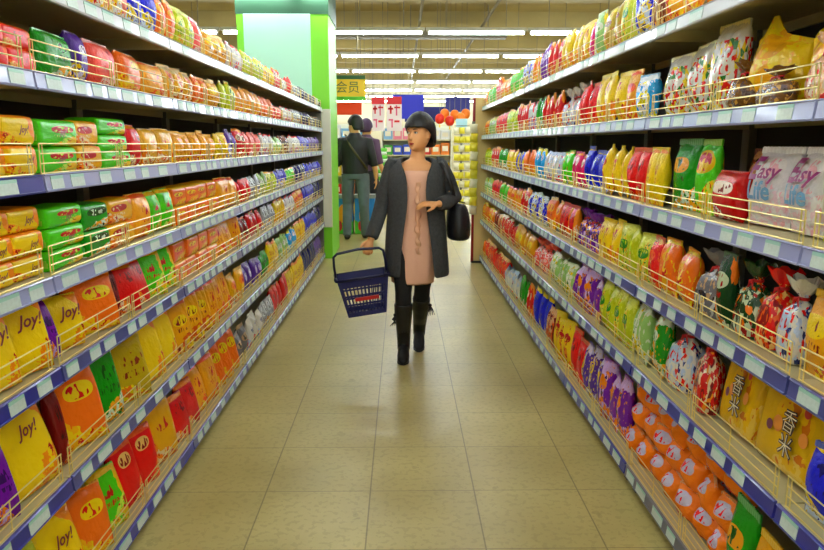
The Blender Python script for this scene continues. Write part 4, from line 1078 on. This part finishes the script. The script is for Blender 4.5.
# printed display cartons behind the man's legs
def show_mat():
    m = bpy.data.materials.new('display_carton_print'); m.use_nodes = True; g = NG(m.node_tree); b = m.node_tree.nodes['Principled BSDF']
    tc = g.new('ShaderNodeTexCoord'); sx = g.new('ShaderNodeSeparateXYZ'); g.put(sx.inputs[0], tc.outputs['Generated'])
    n = g.noise(tc.outputs['Generated'], 4, 2); z = g.m('ADD', sx.outputs[2], g.m('MULTIPLY', n, .2))
    col = g.mix(g.m('GREATER_THAN', z, .45), lin((70, 190, 40)), lin((40, 140, 220)))
    d = g.m('ADD', g.m('POWER', g.m('SUBTRACT', sx.outputs[0], .45), 2), g.m('POWER', g.m('SUBTRACT', sx.outputs[2], .55), 2))
    col = g.mix(g.m('LESS_THAN', g.m('ADD', d, g.m('MULTIPLY', n, .06)), .085), col, lin((246, 160, 20)))
    d2 = g.m('ADD', g.m('POWER', g.m('SUBTRACT', sx.outputs[0], .3), 2), g.m('POWER', g.m('SUBTRACT', sx.outputs[2], .22), 2))
    col = g.mix(g.m('LESS_THAN', d2, .02), col, lin((206, 40, 50)))
    g.put(b.inputs['Base Color'], col); b.inputs['Roughness'].default_value = .45
    return m
M_SHOW = show_mat()
for i, (a, b) in enumerate(((334, 353), (355, 375))):
    x0, _, _ = px3(a, 230, 11.9); x1, _, _ = px3(b, 230, 11.9)
    t = thing('display_carton', 'printed blue and green carton behind the man\'s %s leg, on the floor' % ['left', 'right'][i], 'carton', ((x0+x1)/2, 12.05, 0), 0, 'printed display cartons')
    w = (x1-x0)/2; box('carton_body', -w, w, -.15, .15, 0, .62, M_SHOW, t, .008); box('carton_lid', -w-.006, w+.006, -.156, .156, .6, .66, mat('carton_lid_grey', (150, 160, 160), .5), t)
# yellow hanging packets beside the red-edged end panel
M_YB = mat('packet_yellow', (238, 206, 50), .35, var=.2, vscale=40); M_YW = mat('packet_pale', (226, 220, 190), .35, var=.1, vscale=40)
pk = pillow('packet', seed=91, nx=8, nz=8)
def packet(x, y, z, m, s, label, grp):
    o = bpy.data.objects.new('snack_packet', pk); o.material_slots[0].link = 'OBJECT'; o.material_slots[0].material = m
    o.location = (x, y, z); o.scale = (s, s*.6, s*1.1); o.rotation_euler = (0, rnd(-.15, .15), rnd(-.3, .3)); link(o); tag(o, label, 'packet', grp)
def clip_strip(px, py0, py1, Y, label, n, s, m2, lb):
    x, _, z1 = px3(px, py0, Y); _, _, z0 = px3(px, py1, Y)
    t = thing('clip_strip', label, 'strip', (x, Y, z0)); box('strip_band', -.012, .012, 0, .004, 0, z1-z0, M_WHT, t); box('strip_hook', -.02, .02, -.01, .01, z1-z0, z1-z0+.03, M_UP, t)
    for i in range(n):
        z = z1 - (i+1)*(z1-z0)/n
        packet(x, Y-.03, z, M_YB if (i*7) % 3 else m2, s, '%s packet down from the top on %s' % (oname[i], lb), 'packets on ' + lb)
clip_strip(474, 124, 214, 8.86, 'clip strip of yellow packets hanging before the red edge strip', 10, .1, M_YW, 'the clip strip before the red edge')
# spinner rack of yellow packets
xa, _, _ = px3(453, 200, 13); xb_, _, _ = px3(469, 200, 13)
t = thing('spinner_rack', 'spinner rack of yellow packets with a pale blue header by the red edge', 'rack', ((xa+xb_)/2, 13.05, 0))
bm = bmesh.new(); limb(bm, [(0, 0, .03), (0, 0, 1.8)], .02, 10); obj('pole', bm, M_UP, t, smooth=True)
bm = bmesh.new(); limb(bm, [(0, 0, 0), (0, 0, .03)], .2, 20); obj('base', bm, M_UP, t)
box('header', -.1, .1, -.02, .02, 1.74, 1.95, mat('header_pale_blue', (170, 214, 226), .5), t)
for z in [.42 + .16*k for k in range(9)]: box('peg_bar', -.14, .14, -.06, -.04, z+.12, z+.13, M_UP, t)
for k in range(9):
    for c in range(3):
        packet((xa+xb_)/2 + (c-1)*.1, 12.96, .4 + .16*k, M_YB if (k*3+c*2) % 4 else M_YW, .105, '%s packet of the %s row up on the spinner rack' % (['left', 'middle', 'right'][c], oname[k]), 'packets on the spinner rack')
# ------------------------------------------------------------------ world and view
w = bpy.data.worlds.new('store_air'); S.world = w; w.use_nodes = True
w.node_tree.nodes['Background'].inputs[0].default_value = (.8, .75, .6, 1); w.node_tree.nodes['Background'].inputs[1].default_value = .05
S.view_settings.view_transform = 'Standard'; S.view_settings.look = 'None'; S.view_settings.gamma = 1; S.view_settings.use_curve_mapping = False
S.view_settings.exposure = 0.92
S.cycles.max_bounces = 8; S.cycles.diffuse_bounces = 4
S.cycles.use_denoising = True
